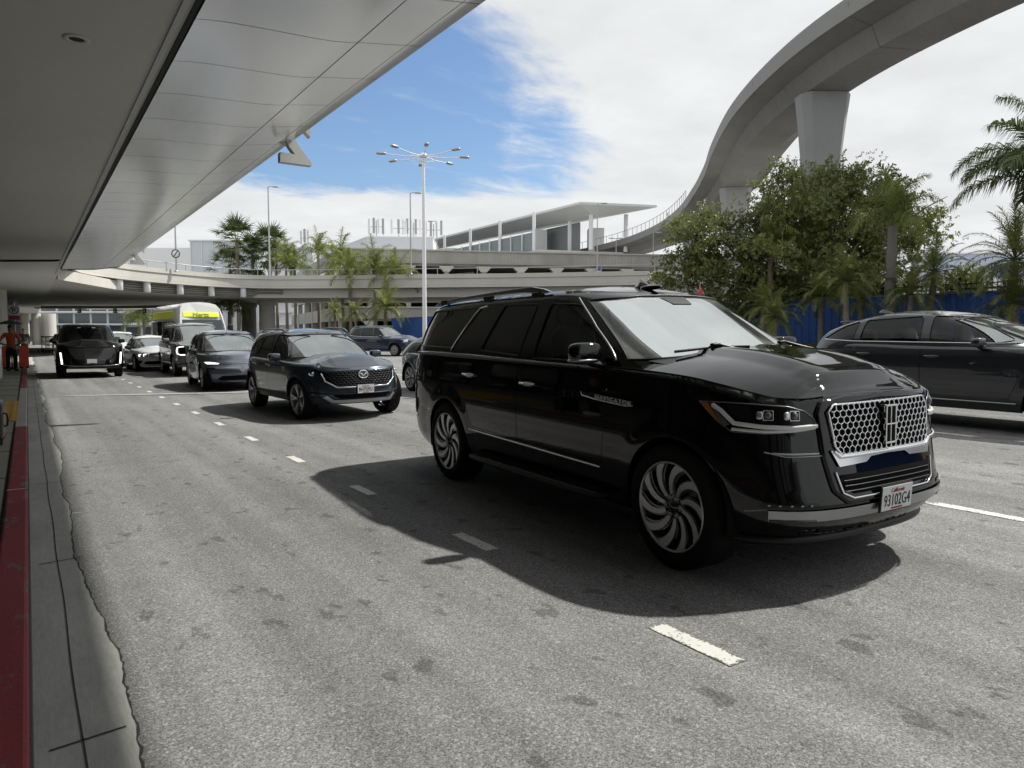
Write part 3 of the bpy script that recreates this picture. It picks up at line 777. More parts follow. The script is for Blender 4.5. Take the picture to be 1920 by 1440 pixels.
# headlamps
hl = [('s', 1.88, 1.105), ('s', 2.10, 1.108), ('f', .84, 1.103), ('f', .70, 1.088), ('f', .61, 1.058), ('f', .56, 1.01), ('f', .545, .965), ('f', .68, .945), ('f', .82, .935), ('s', 2.10, .94), ('s', 2.0, 1.005)]
for i, h in enumerate(lamp(nav, nlo, 'headlight', hl, M_DLENS, .004, .03)):
    sd = 1 if i == 0 else -1; b = MB()
    b.tube(nlo.line([('s', 1.975, 1.09), ('s', 2.03, 1.06), ('s', 2.11, .99), ('f', .82, .974), ('f', .68, .967), ('f', .55, .974)], sd, .02, .010), .0135, 8)
    b.tube(nlo.line([('s', 2.10, .955), ('f', .82, .947), ('f', .68, .951), ('f', .56, .964)], sd, .02, .008), .0095, 8)
    obj('light_guide', b, M_DRL0, h)
    b = MB(); b.tube(nlo.line(hl, sd, .02, .006, True), .0035, 6, caps=False); obj('lens_edge', b, mat('lens_edge', (.16, .16, .17), .3, .6), h)
    s2 = Skin(); s2.add(panel_data(nlo, [nlo.path([('s', 1.89, 1.10), ('s', 1.945, 1.10), ('s', 2.035, .985), ('s', 1.995, 1.008)], 1, .02)], .03, .008, False), only_mirror=sd < 0); s2.build('reflector', M_AMB, h)
    s2 = Skin(); s2.add(panel_data(nlo, [nlo.path([('s', 1.955, 1.098), ('s', 1.972, 1.095), ('s', 2.09, .98), ('s', 2.05, .965)], 1, .02)], .03, .007, False), only_mirror=sd < 0); s2.build('light_guide', M_SAT, h)
    for y, z in ((.80, 1.04), (.675, 1.035)):
        P = nlo.P(nlo.pt(('f', y, z))[0], z, .006)[0]; Nn = nlo.N(np.array([nlo.pt(('f', y, z))[0]]), np.array([z]))[0]
        P[1] *= sd; Nn[1] *= sd
        T = Matrix.Translation(P) @ Vector(Nn).to_track_quat('X', 'Z').to_matrix().to_4x4()
        b = MB()
        for a_, d_ in (((0, .027, 0), (.012, .006, .056)), ((0, -.027, 0), (.012, .006, .056)), ((0, 0, .027), (.012, .056, .006)), ((0, 0, -.027), (.012, .056, .006))): b.box(a_, d_, 0, T)
        b.sell((.004, 0, 0), (.014, .021, .021), .9, 10, 1, T); b.sell((.001, sd * .046, 0), (.008, .020, .024), .7, 8, 0, T)
        obj('projector', b, [mat('lamp_bezel', (.55, .55, .57), .25, .9), mat('lamp_glass', (.10, .11, .13), .03, spec=1.0)], h, .002)
# tail lamps wrap round the rear corner
for h in lamp(nav, nlo, 'tail_light', [('s', -2.54, 1.235), ('s', -2.72, 1.235), ('r', .70, 1.235), ('r', .70, 1.13), ('s', -2.72, 1.13), ('s', -2.58, 1.145)], M_REDL, .006): pass
for h in lamp(nav, nlo, 'reversing_light', [('s', -2.62, 1.125), ('s', -2.75, 1.125), ('r', .75, 1.125), ('r', .78, 1.05), ('s', -2.73, 1.05)], M_DRL0, .006): pass
# flank trim, steps, badge, rails, aerial, wipers, plates
for sd in (1, -1):
    trim(nav, nlo, 'sill_trim', [('s', -1.14, .590), ('s', .92, .545)], .010, M_CHR, sd, .006)
    trim(nav, nlo, 'belt_trim', [('s', -2.70, 1.308), ('s', .62, 1.262)], .012, M_BLK, sd, .0)
    trim(nav, nlo, 'bumper_trim', [('s', -2.74, .615), ('s', -2.50, .60)], .008, M_CHR, sd, .004)
    trim(nav, nup, 'pillar_trim', [('s', -1.66, 1.345), ('s', -1.60, 1.42), ('s', -1.36, 1.70), ('s', -1.28, 1.765), ('s', -1.14, 1.785)], .0075, M_CHR, sd, .008)
    trim(nav, nup, 'pillar_trim', [('f', sd * .878, 1.320), ('f', sd * .80, 1.56), ('f', sd * .712, 1.795)], .010, M_SAT, 1, .010)
    b = MB(); b.sell((-.05, sd * .97, .345), (1.06, .10, .035), .4, 14); b.box((-.05, sd * .97, .382), (1.9, .10, .006), 1); obj('side_step', b, [M_BLK, M_RUB], nav)
    b = MB(); P = [nlo.line([('s', x, z)], sd, .1, .008)[0] if 0 else tuple(nlo.P(nlo.pt(('s', x, z), sd)[0], z, .008)[0]) for x, z in ((.70, 1.085), (.72, 1.058), (.88, 1.040), (1.22, 1.020), (1.30, 1.028))]
    b.tube(P, [.005, .006, .0065, .0065, .004], 6)
    s2 = Skin(); s2.add(panel_data(nlo, [nlo.path([('s', .70, 1.088), ('s', .73, 1.055), ('s', 1.22, 1.022), ('s', 1.33, 1.035), ('s', 1.31, 1.06)], 1, .03)], .05, .004, False), only_mirror=sd < 0); bd = s2.build('fender_badge', M_GBLK, nav)
    obj('badge_trim', b, M_CHR, bd)
    yb = float(nlo.P(nlo.pt(('s', 1.10, 1.045))[0], 1.045, .012)[0][1])
    t_ = MB(); T = Matrix.Translation((1.09, sd * yb, 1.050)) @ (Matrix.Rotation(R(90), 4, 'X') if sd < 0 else Matrix.Rotation(math.pi, 4, 'Z') @ Matrix.Rotation(R(90), 4, 'X')) @ Matrix.Rotation(R(-3.4 if sd < 0 else 3.4), 4, 'Z')
    add_text(t_, 'NAVIGATOR', T, .40, .034, depth=.006, spacing=1.35, bold=.01); obj('lettering', t_, mat('bright_lettering', (.55, .55, .56), .4), bd)
    # rail: long flat bar with a thick foot at the front
    b = MB(); rows = []
    for u, h, z0, hw_ in ((-2.44, .012, 1.832, .018), (-2.34, .028, 1.856, .020), (-1.9, .034, 1.892, .020), (-1.1, .036, 1.915, .020), (-.56, .044, 1.926, .022), (-.38, .056, 1.926, .022), (-.20, .040, 1.900, .020), (-.10, .010, 1.874, .016)):
        yy = sd * .715; rows.append([(u, yy - hw_, z0 - h), (u, yy + hw_, z0 - h), (u, yy + hw_ * .8, z0), (u, yy - hw_ * .8, z0)])
    b.grid(rows, 0, False, True); b.add(rows[0], [(0, 1, 2, 3)]); b.add(rows[-1], [(3, 2, 1, 0)])
    for u in (-2.2, -1.2, -.3): b.box((u, sd * .715, 1.855), (.16, .04, .05), 1)
    obj('roof_rail', b, [M_SAT, M_BLK], nav, .008)
b = MB(); rows = []
for u, h, w_ in ((-.16, .005, .012), (-.10, .07, .016), (-.06, .085, .014), (.02, .035, .022), (.10, .012, .020), (.15, .002, .008)):
    rows.append([(u + .30, -w_, 1.880), (u + .30, -w_ * .3, 1.883 + h), (u + .30, w_ * .3, 1.883 + h), (u + .30, w_, 1.880)])
b.grid(rows, 0, True); b.sell((.36, 0, 1.888), (.13, .035, .022), .8, 10); obj('roof_aerial', b, M_GBLK, nav)
for y0, y1 in ((-.62, .02), (.10, .74)):
    b = MB(); L = [(q[0] + .012, q[1], q[2] + .01) for q in nup.line([('f', y0, 1.372), ('f', (y0 + y1) / 2, 1.40), ('f', y1, 1.395)], 1, .08, .016)]
    b.tube(L, .011, 6); m_ = L[len(L) // 2]
    b.tube([(m_[0] + .16, y1 - .08, 1.352), (m_[0] + .07, (m_[1] + y1) / 2, 1.385), (m_[0] + .015, m_[1], m_[2] + .02)], [.018, .014, .012], 6); b.sell((m_[0] + .015, m_[1], m_[2] + .014), (.02, .05, .012), .6, 8)
    obj('wiper', b, M_BLK, nav)
b = MB(); b.grid([[(1.66 - .20 * abs(v)**2.2 - k, v * .80, 1.350 - .05 * abs(v)**3 + k * .10) for v in np.linspace(-1, 1, 21)] for k in (0, .10, .22)]); obj('cowl', b, M_BLK, nav)
plate(nav, 2.545, .515, '93102G4', 4, 'California')
for sd in (1, -1):
    b = MB(); P = (.86, sd * (.93 + .13 * 1.15), 1.325); b.sell(P, (.07, .12, .016), .6, 8); obj('mirror_trim', b, M_SAT, nav)

# shut line between bonnet and wings
for sd in (1, -1):
    b = MB(); tt = np.linspace(.55, 1.62, 60) * sd; zz_ = nlo.zt(nlo.P(tt, np.full(60, 1.0))[:, 0])
    for _ in range(6): zz_ = nlo.zt(nlo.P(tt, zz_)[:, 0])
    b.tube([tuple(q) for q in nlo.P(tt, zz_ - .004, -.002)], .0055, 6); obj('bonnet_seam', b, M_MBLK, nav)

b = MB(); b.tube(nlo.line([('f', y, .292) for y in np.linspace(-.84, .84, 41)], 1, .03, .004), .030, 10); obj('front_valance', b, M_BLK, nav)
s_ = Skin(); s_.add(panel_data(nup, [nup.path([('f', -.10, 1.735), ('f', .10, 1.735), ('f', .14, 1.795), ('f', -.14, 1.795)], 1, .04)], .06, .0015, False)); s_.build('sensor_housing', M_BLK, nav)

# ------------------------------------------------------------------ ground, kerb and road markings
xs = [-60, -.002] + [.0, 7.0, 10, 15, 20.4, 60, 300]
b = MB()
rows = []
for y in (-30, -10, 0, 10, 20, 40, 80, 160, 400, 900): rows.append([(x, y, gz(x) if x > 0 else 0) for x in (-900, -60, 0, 3.4, 20.4, 60, 300, 900)])
b.grid([list(r_) for r_ in zip(*rows)][::-1] if 0 else rows, 0, True)
struct('road', b, M_ASPH)
def kerb(y0, y1, m, name='kerb'):
    b = MB(); b.box((-.122, (y0 + y1) / 2, .075), (.155, y1 - y0 - .004, .15)); struct(name, b, m, .018)
kerb(-3, 12.9, M_RED); kerb(12.9, 22.25, M_CONC); kerb(22.25, 46, M_RED); kerb(46, 160, M_CONC)
b = MB(); b.box((-.040, 60, .068), (.010, 126, .13)); struct('kerb_face', b, mat('kerb_face', rough=.8, build=grime((.10, .10, .105), .4, 2)))
b = MB(); b.box((-10.2, 60, .073), (20.0, 260, .146)); struct('sidewalk', b, M_WALK)
# expansion joints and the groove beside the red band
b = MB()
for y in np.arange(-1.2, 60, 1.9): b.box((-2.7, y, .1475), (4.98, .012, .003))
struct('pavement_joint', b, M_MBLK)
b = MB(); b.box((-.206, 20, .1485), (.016, 50, .004)); struct('pavement_joint', b, M_MBLK)
# concrete gutter with a broken edge against the asphalt
r2 = random.Random(3); le, ri = [], []; y = -3.0; ed = []
k1 = k2 = 0.0
while y < 60:
    k1 = k1 * .92 + r2.uniform(-.006, .006); k2 = .26 + .03 * math.sin(y * .7) + .02 * math.sin(y * 1.9 + 1)
    ed.append((k2 + k1, y)); y += .035
b = MB(); b.grid([[(-.036, y, .004), (.12, y, .004), (x, y, .005)] for x, y in ed][::1], 0, False)
b.f = [tuple(reversed(f)) for f in b.f]
struct('gutter', b, M_GUT)
b = MB(); b.grid([[(x - .003, y, .0062), (x + .001 + .010 * r2.random()**2, y, .0058)] for x, y in ed], 0, False); b.f = [tuple(reversed(f)) for f in b.f]
struct('gutter_crack', b, mat('crack', (.04, .038, .036), .95))
b = MB(); b.grid([[(.112 + .004 * math.sin(y * 3), y, .0072), (.118 + .004 * math.sin(y * 3), y, .0072)] for x, y in ed], 0, False)
for y in (1.4, 3.0, 5.55, 8.6, 11.7, 14.8, 17.9, 21.0): b.add([(.01, y, .0072), (.26, y + .03, .0072), (.26, y + .042, .0072), (.01, y + .012, .0072)], [(0, 1, 2, 3)])
b.f = [tuple(f) for f in b.f]; struct('gutter_joint', b, mat('joint', (.05, .048, .044), .95))
def mark(pts, name='lane_marking'):
    b = MB(); b.add([(x, y, gz(x) + .0035) for x, y in pts], [(0, 1, 2, 3)])
    n = Vector((0, 0, 1)); v = [Vector(p) for p in b.v]
    if (v[1] - v[0]).cross(v[2] - v[0]).z < 0: b.f = [(3, 2, 1, 0)]
    return struct(name, b, M_LINE)
for k in range(14):
    y = 2.33 + 2.095 * k; mark([(2.595, y - .26), (2.71, y - .26), (2.71, y + .26), (2.595, y + .26)])
for y0, y1 in ((-6, -3), (-.5, 3.1), (8.5, 11.8), (18, 21.3), (27, 30)): mark([(6.35, y0), (6.48, y0), (6.48, y1), (6.35, y1)])
for y0, y1 in ((.9, 4.0), (4.35, 7.9), (12, 15), (20, 23), (28, 31)): mark([(10.45, y0), (10.57, y0), (10.57, y1), (10.45, y1)])
mark([(.36, 20.9), (.36, 21.03), (6.3, 18.35), (6.3, 18.22)], 'stop_line')
mark([(.01, 7.04), (.34, 7.02), (.34, 7.045), (.01, 7.065)], 'survey_mark')
b = MB(); b.box((-.122, 7.6, .1520), (.155, .03, .003)); struct('survey_mark', b, M_LINE)
b = MB(); b.box((-1.1, 15.8, .151), (1.85, 4.1, .008))
for i in range(12):
    b.box((-.25 - i * .15, 15.8, .157), (.055, 4.1, .012))
struct('tactile_paving', b, mat('yellow_tactile', rough=.7, build=grime((.48, .27, .03), .25, 3)), .004)

# ------------------------------------------------------------------ upper roadway deck over the kerb
M_SEAM = mat('dark_seam', (.015, .015, .016), .8)
dk = thing('road_deck', 'upper roadway deck with pale painted soffit and metal panel edge over the kerb lane', 'road deck', (0, 20, 4.757))
def at(mb, o): mb.v = [(x - o[0], y - o[1], z - o[2]) for x, y, z in mb.v]; return mb
DO = (0, 20, 4.757)
b = MB(); b.box((-6.75, 75, 5.2), (16.5, 310, .88)); b.box((-5.5, 75, 4.9), (.5, 310, .28)); obj('ceiling', at(b, DO), M_CEIL, dk)
b = MB(); b.box((1.515, -17, 4.80), (.05, 118, .12)); b.box((1.40, -15, 4.750), (.035, 122, .03), 1); obj('gap_strip', at(b, DO), [M_SEAM, M_STEEL], dk)
prof = [(1.56, 4.742), (1.70, 4.764), (1.9, 4.785), (2.2, 4.802), (2.52, 4.816), (2.8, 4.828), (3.0, 4.842), (3.16, 4.862), (3.31, 4.892)]
prof2 = [(3.325, 4.896), (3.7, 4.957), (3.93, 4.995)]; prof3 = [(3.94, 4.998), (4.15, 5.03), (4.17, 5.06), (4.17, 5.75)]
b = MB(); step = 1.362
for k in range(-60, 26):
    y0 = 8.113 + step * k + .006; y1 = y0 + step - .012
    if y1 > 42.6: break
    for pr in (prof, prof2, prof3): b.grid([[(x, y, z) for x, z in pr] for y in (y0, y1)], 0, True)
obj('fascia_panels', at(b, DO), M_PANEL, dk)
b = MB(); b.grid([[(x, y, z + .012) for x, z in prof + prof2 + prof3] for y in (-76, 43)], 0, True); obj('fascia_backing', at(b, DO), M_SEAM, dk)
b = MB(); b.box((-2, -16.5, 5.95), (12.3, 119, .6)); b.box((4.0, -16.5, 6.5), (.25, 119, .9)); obj('deck_slab', at(b, DO), M_CONC, dk)
# recessed downlight, sprinkler pipe, stains of fixings
b = MB(); T = Matrix.Translation((.58, 9.42, 4.758)) @ Matrix.Rotation(math.pi, 4, 'X')
b.lathe([(.135, 0), (.135, .012), (.088, .016), (.075, .004)], 32, 0, T); b.lathe([(.078, .006), (.0, .006)], 32, 1, T)
dl = thing('downlight', 'round recessed downlight in the pale soffit overhead', 'downlight', (.58, 9.42, 4.757)); obj('bezel', at(b, (.58, 9.42, 4.757)), [M_CEIL, M_SEAM], dl)
b = MB(); b.tube([(-6, 42, 4.70), (-.83, 38.3, 4.70), (1.05, 36.95, 4.70), (1.25, 36.9, 4.72), (1.3, 37.0, 4.76)], .045, 8)
tag(obj('ceiling_pipe', b, M_SEAM), 'dark pipe crossing under the soffit to its metal edge', 'pipe')
def column(x, y, zt, r=.62, lab='', cap=True, m=None, z0=0.0):
    t = thing('column', lab, 'column', (x, y, z0), 0, 'round concrete columns')
    b = MB(); b.lathe([(r, 0), (r, zt - z0 - (.5 if cap else 0))], 28); obj('shaft', b, m or M_CONC_L, t)
    if cap: b = MB(); b.lathe([(r, zt - z0 - .5), (r * 1.18, zt - z0 - .35), (r * 1.25, zt - z0)], 28); obj('capital', b, m or M_CONC_L, t)
    return t
for i, (x, y, l) in enumerate(((-1.75, 45, 'white round column at the left edge behind the steel bin'), (-1.7, 64, 'white round column beside the no parking sign'),
        (-1.2, 84, 'pale round column behind the dark umbrella'), (-.2, 133, 'pale round column past the luggage carts'), (1.3, 131.8, 'pale round column with a dark lower half under the far deck'),
        (2.9, 130.9, 'broad pale column right of the dark one under the far deck'), (-3.2, 150, 'farthest slim column under the upper deck'))):
    column(x, y, 4.76, .62 if i != 5 else .95, l, False)
# ------------------------------------------------------------------ curved ramp that leaves the deck
def cr(pts, n=8):
    P = [Vector(p) for p in pts]; P = [P[0] * 2 - P[1]] + P + [P[-1] * 2 - P[-2]]; o = []
    for i in range(1, len(P) - 2):
        for k in range(n):
            t = k / n; a, b_, c, d = P[i - 1], P[i], P[i + 1], P[i + 2]
            o.append(.5 * ((2 * b_) + (-a + c) * t + (2 * a - 5 * b_ + 4 * c - d) * t * t + (-a + 3 * b_ - 3 * c + d) * t**3))
    o.append(P[-2]); return o
def frames(path):
    o = []
    for i, p in enumerate(path):
        d = (path[min(i + 1, len(path) - 1)] - path[max(i - 1, 0)]).normalized(); o.append((p, d, Vector((-d.y, d.x))))
    return o
def sweep(mb, path, sec, mi=0, closed=True, smooth=False, z0=None):
    rows = [[(p.x + n.x * s, p.y + n.y * s, z + (z0[i] if z0 else 0)) for s, z in sec] for i, (p, d, n) in enumerate(frames(path))]
    mb.grid(rows, mi, smooth, closed)
    if closed: mb.add(rows[0], [tuple(range(len(sec)))], mi); mb.add(rows[-1], [tuple(reversed(range(len(sec))))], mi)
    return mb
RP = cr([(1.0, 43.5), (1.45, 50), (2.2, 57), (5.2, 62.2), (9.2, 65.6), (13.83, 67.9), (18.3, 67.7), (22.6, 64.9), (30.1, 58.4), (37.3, 51.9), (44.5, 44.2), (56, 31.5)])
rp = thing('ramp_bridge', 'curved concrete ramp bridge sweeping right from the upper deck', 'ramp bridge', (18.3, 67.7, 0)); RO = (18.3, 67.7, 0)
b = MB(); sweep(b, RP, [(0, 4.92), (0, 5.7), (10.8, 5.7), (10.8, 4.92)]); obj('girder', at(b, RO), M_CONC_L, rp)
b = MB(); sweep(b, RP, [(-1.0, 5.72), (11.8, 5.72), (11.8, 5.92), (-1.0, 5.92)]); sweep(b, RP, [(-.98, 5.93), (-.70, 5.93), (-.70, 6.50), (-.98, 6.50)]); sweep(b, RP, [(-1.06, 6.51), (-.66, 6.51), (-.66, 6.88), (-1.06, 6.88)])
sweep(b, RP, [(11.5, 5.93), (11.8, 5.93), (11.8, 6.85), (11.5, 6.85)]); obj('parapet', at(b, RO), M_CONC_L, rp)
b = MB(); fr_ = frames(RP)
rail = [(p.x - n.x * .85, p.y - n.y * .85) for p, d, n in fr_]
b.tube([(x, y, 7.4) for x, y in rail[8:]], .035, 6)
for i in range(8, len(rail), 3): b.tube([(*rail[i], 6.85), (*rail[i], 7.4)], .03, 6)
obj('railing', at(b, RO), M_STEEL, rp)
b = MB()
for z, s in ((4.98, -.10), (5.10, -.10), (5.28, -.12), (5.46, -.12), (5.60, -.10)):
    b.tube([(p.x + n.x * s, p.y + n.y * s, z + (.30 if 40 < i < 47 else 0)) for i, (p, d, n) in enumerate(fr_[6:52])], .032, 6)
obj('conduit', at(b, RO), mat('grey_conduit', (.11, .11, .11), .6), rp)
b = MB(); b.prism([(1.45, 52), (7.5, 66), (13, 76), (17.5, 79.2), (13.5, 92), (9.1, 97.6), (.8, 103), (-2, 103), (-2, 52)][::1], 4.93, 5.6); obj('gore_slab', at(b, RO), M_CONC_L, rp)
b = MB()
for q0, q1 in (((1.0, 102.4), (9.0, 97.2)), ((9.0, 97.2), (13.3, 91.8)), ((13.3, 91.8), (17.2, 79.6))):
    a_ = math.atan2(q1[1] - q0[1], q1[0] - q0[0]); L_ = math.hypot(q1[0] - q0[0], q1[1] - q0[1]); b.box(((q0[0] + q1[0]) / 2, (q0[1] + q1[1]) / 2, 4.9), (L_, .5, .55), rz=a_)
obj('edge_beam', at(b, RO), M_CONC_D, rp)
def on_ramp(px_y):                                       # nearest frame to an (x, y)
    return min(fr_, key=lambda f: (f[0] - Vector(px_y)).length)
for k, (q, l) in enumerate((((3.4, 59.6), 'first white floodlight drum under the ramp edge from the left'), ((5.6, 62.5), 'second white floodlight drum from the left under the ramp edge'), ((7.8, 64.5), 'third white floodlight drum from the left under the ramp edge'),
        ((10.6, 66.3), 'fourth white floodlight drum from the left under the ramp edge'), ((13.4, 67.7), 'fifth white floodlight drum from the left under the ramp edge'), ((16.4, 68.1), 'white floodlight drum under the ramp edge nearest the big column'))):
    p, d, n = on_ramp(q); c_ = Vector((q[0], q[1])); s_ = (c_ - p).dot(d); c_ = p + d * s_ - n * .62
    t = thing('floodlight', l, 'floodlight', (c_.x, c_.y, 5.71), 0, 'white drum floodlights under the ramp')
    b = MB(); b.lathe([(.26, 0), (.26, -.78), (.22, -.82)], 20); b.lathe([(.05, 0), (.05, .02)], 8); obj('drum', b, M_WHITE, t)
    b = MB(); b.lathe([(.225, -.79), (.0, -.79)], 20); obj('lens', b, M_STEEL, t)
column(20.0, 73.4, 4.91, .76, 'stout sunlit round column under the ramp behind the dark SUVs')
column(19.6, 78.9, 4.91, .74, 'shaded round column behind the palm under the ramp', m=M_CONC_D)  # darker concrete colour stands in for the ramp's shade on this column

# ------------------------------------------------------------------ parking structure
gA, gB = Vector((30.97, 81.65)), Vector((66.6, 66.0)); gd = (gB - gA).normalized(); gn = Vector((-gd.y, gd.x)); gL = 62.0
gS = Vector((4.7, 27.0)).normalized()                    # the flank that runs away from the corner
pk = thing('parking_structure', 'long open concrete parking structure with corbelled columns behind the ramp', 'parking structure', (gA.x, gA.y, 0)); GO = (gA.x, gA.y, 0)
def GX(u, v, z): q = gA + gd * u + gn * v; return (q.x, q.y, z)
def gbox(mb, u0, u1, v0, v1, z0, z1, mi=0):
    vs = [GX(u, v, z) for z in (z0, z1) for u, v in ((u0, v0), (u1, v0), (u1, v1), (u0, v1))]
    mb.add(vs, [(3, 2, 1, 0), (4, 5, 6, 7), (0, 1, 5, 4), (1, 2, 6, 5), (2, 3, 7, 6), (3, 0, 4, 7)], mi)
def fbox(mb, s0, s1, t0, t1, z0, z1, mi=0):            # along the flank
    gp = Vector((gS.y, -gS.x)); vs = [(*(gA + gS * s_ + gp * t_ - gd * .3), z) for z in (z0, z1) for s_, t_ in ((s0, t0), (s0, t1), (s1, t1), (s1, t0))]
    mb.add(vs, [(3, 2, 1, 0), (4, 5, 6, 7), (0, 1, 5, 4), (1, 2, 6, 5), (2, 3, 7, 6), (3, 0, 4, 7)], mi)
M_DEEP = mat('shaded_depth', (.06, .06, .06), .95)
for z0, z1 in ((10.1, 11.5), (6.6, 8.0), (3.5, 4.7), (.2, 1.3)):
    b = MB(); gbox(b, -.3, gL, -.25, .15, z0, z1); gbox(b, -.35, gL, -.45, .2, z1, z1 + .18); gbox(b, -.35, gL, -.40, .2, z0 - .06, z0)
    u = .3
    while u < gL: gbox(b, u, u + .12, -.33, -.25, z0 + .02, z1 - .02); u += .42 if int(u / 4) % 3 else .21
    fbox(b, 0, 44, 0, .4, z0 - .3, z1 + .15); obj('spandrel', at(b, GO), M_CONC, pk)
for z0, z1 in ((9.78, 10.05), (6.28, 6.55), (3.18, 3.45)):
    b = MB(); gbox(b, 0, gL, .2, 26, z0, z1); obj('floor_slab', at(b, GO), M_CONC, pk)
b = MB(); gbox(b, 1, gL, 14, 14.4, 0, 9.6); fbox(b, 2, 44, 2.5, 2.9, 0, 9.6); obj('rear_wall', at(b, GO), M_DEEP, pk)  # dark colour of these walls stands in for deep shade between the decks
for s_ in (.6, 7, 14, 21, 28, 35): b = MB(); fbox(b, s_ - .35, s_ + .35, -.05, .6, 0, 9.5); obj('column', at(b, GO), M_CONC, pk)
u = 3.2; k = 0
while u < gL:
    b = MB(); gbox(b, u - .28, u + .28, -.20, .5, 0, 9.78); obj('column', at(b, GO), M_CONC, pk)
    for z in (9.77, 6.27, 3.17):
        c_ = MB()
        for i, w_ in enumerate((.85, .65, .45)): gbox(c_, u - w_, u + w_, -.32, .4, z - .22 * (i + 1), z - .22 * i - .004)
        obj('corbel', at(c_, GO), M_CONC_L, pk)
    u += 4.55; k += 1
for u0, u1, za, zb_ in ((4, 16, 8.1, 9.4), (18, 27, 9.3, 8.2)):                    # sloping inner ramps seen through the openings
    b = MB(); vs = [GX(u, v, z) for v in (3, 3.3) for u, z in ((u0, za), (u1, zb_), (u1, zb_ - .9), (u0, za - .9))]
    b.add(vs, [(0, 1, 2, 3), (7, 6, 5, 4), (0, 4, 5, 1), (3, 2, 6, 7)]); obj('inner_ramp', at(b, GO), M_CONC_L, pk)
b = MB(); b.tube([GX(.3, .0, 12.2), GX(gL, .0, 12.2)], .03, 5) if 0 else b.tube([GX(0, -.3, 8.75), GX(gL, -.3, 8.75)], .035, 5)
for u in np.arange(.5, gL, 2.2): b.tube([GX(u, -.3, 8.2), GX(u, -.3, 8.75)], .03, 5)
obj('railing', at(b, GO), M_STEEL, pk)
# white plant rooms on its roof and the aerials they carry
def hut(pts, z0, z1, lab):
    b = MB(); b.prism([tuple(p) for p in pts], z0, z1, 0); c = sum((Vector(p) for p in pts), Vector((0, 0))) / len(pts)
    t = thing('plant_room', lab, 'plant room', (c.x, c.y, z0)); obj('wall', at(b, (c.x, c.y, z0)), mat('pale_cladding', (.66, .69, .76), .6), t)
    b2 = MB(); b2.prism([tuple(c + (Vector(p) - c) * 1.01) for p in pts], z1, z1 + .15, 0); obj('coping', at(b2, (c.x, c.y, z0)), M_WHITE, t)
hut([(38.9, 92.9), (46.6, 88.4), (52.5, 98), (40.0, 104.5)], 11.4, 14.75, 'wide white plant room on the parking roof carrying most aerials')
hut([(32.2, 104.3), (34.6, 102.7), (37, 107), (34.5, 109)], 11.4, 14.0, 'small white plant room at the left corner of the parking roof')
def aerials(x, y, z, n, w_, h, lab):
    t = thing('aerial_mast', lab, 'aerial', (x, y, z), R(-34), 'mobile phone aerials on the parking roof')
    b = MB(); b.tube([(-w_ / 2, 0, h * .55), (w_ / 2, 0, h * .55)], .05, 5); b.tube([(0, 0, 0), (0, 0, h * .9)], .06, 6); obj('frame', b, M_STEEL, t)
    r_ = random.Random(int(x * 10))
    for i in range(n):
        b = MB(); xx = -w_ / 2 + w_ * i / max(1, n - 1); b.box((xx, -.12, h * (.60 + r_.uniform(-.05, .1))), (.30, .16, h * .8)); b.tube([(xx, 0, h * .1), (xx, 0, h)], .035, 5); obj('panel_aerial', b, M_STEEL if i % 2 else M_WHITE, t)
aerials(40.4, 93.2, 14.9, 4, 1.9, 2.6, 'aerial mast at the left end of the wide white plant room')
aerials(43.2, 92.0, 14.9, 3, 1.9, 2.4, 'thin aerial mast second from left on the plant room')
aerials(45.6, 92.2, 14.9, 6, 3.0, 2.6, 'broad six panel aerial mast behind the tall lamp posts')
aerials(48.2, 91.2, 14.9, 4, 2.2, 2.5, 'aerial mast at the right end of the plant room')
aerials(33.9, 103.8, 14.15, 3, 1.0, 2.4, 'lone aerial mast above the palms on the small plant room')
sg = thing('garage_sign', 'tall blue and white sign on the parking structure front', 'sign', GX(31.2, -.75, 7.6)); sg.rotation_euler.z = math.atan2(gd.y, gd.x)
b = MB(); b.box((0, 0, 1.05), (.75, .08, 2.1)); obj('board', b, mat('sign_blue', (.02, .06, .30), .5), sg)
b = MB()
for z, w_ in ((1.8, .5), (1.55, .42), (1.2, .5), (.95, .3), (.6, .45)): b.box((0, -.045, z), (w_, .01, .09))
obj('panel_stripe', b, M_WHITE, sg)

# ------------------------------------------------------------------ station with the long white roof
st = thing('station', 'elevated station with a long tapering white roof and glazed platform', 'station', (71.2, 87.1, 0)); SO = (71.2, 87.1, 0)
FW = Vector((math.sin(R(34.02)), math.cos(R(34.02)))); RT = Vector((FW.y, -FW.x))
def CL(lat, dep, z): q = FW * dep + RT * lat; return (q.x, q.y, z)
nl, nr = (10.4, 111.5), (22.2, 116.0); dv = (-27.5 * 1.25, 43.5 * 1.25)
def S4(a, b_, t, z): return CL(a + dv[0] * t, b_ + dv[1] * t, z)
b = MB(); v = [S4(*nl, 0, 21.5), S4(*nr, -.02, 21.6), S4(*nr, 1, 22.6), S4(*nl, 1, 21.6)]
m_ = [S4(14, 113.2, .03, 20.3), S4(14, 113.2, 1, 20.8)]
b.add(v + [(x, y, z + .35) for x, y, z in v], [(4, 5, 6, 7), (0, 4, 7, 3), (1, 2, 6, 5), (0, 1, 5, 4)]); b.add([v[0], v[1], v[2], v[3]] + m_, [(0, 3, 5, 4), (4, 5, 2, 1), (0, 4, 1)])
obj('roof', at(b, SO), mat('roof_white', (.60, .62, .62), .5), st)
b = MB(); q = [S4(6, 112, .05, 0), S4(20, 116, .05, 0), S4(20, 116, 1, 0), S4(6, 112, 1, 0)]
b.prism([p[:2] for p in q], 13.2, 15.0); obj('platform', at(b, SO), M_CONC_L, st)
M_FGL = mat('pale_glazing', (.42, .50, .52), .2, spec=.7)
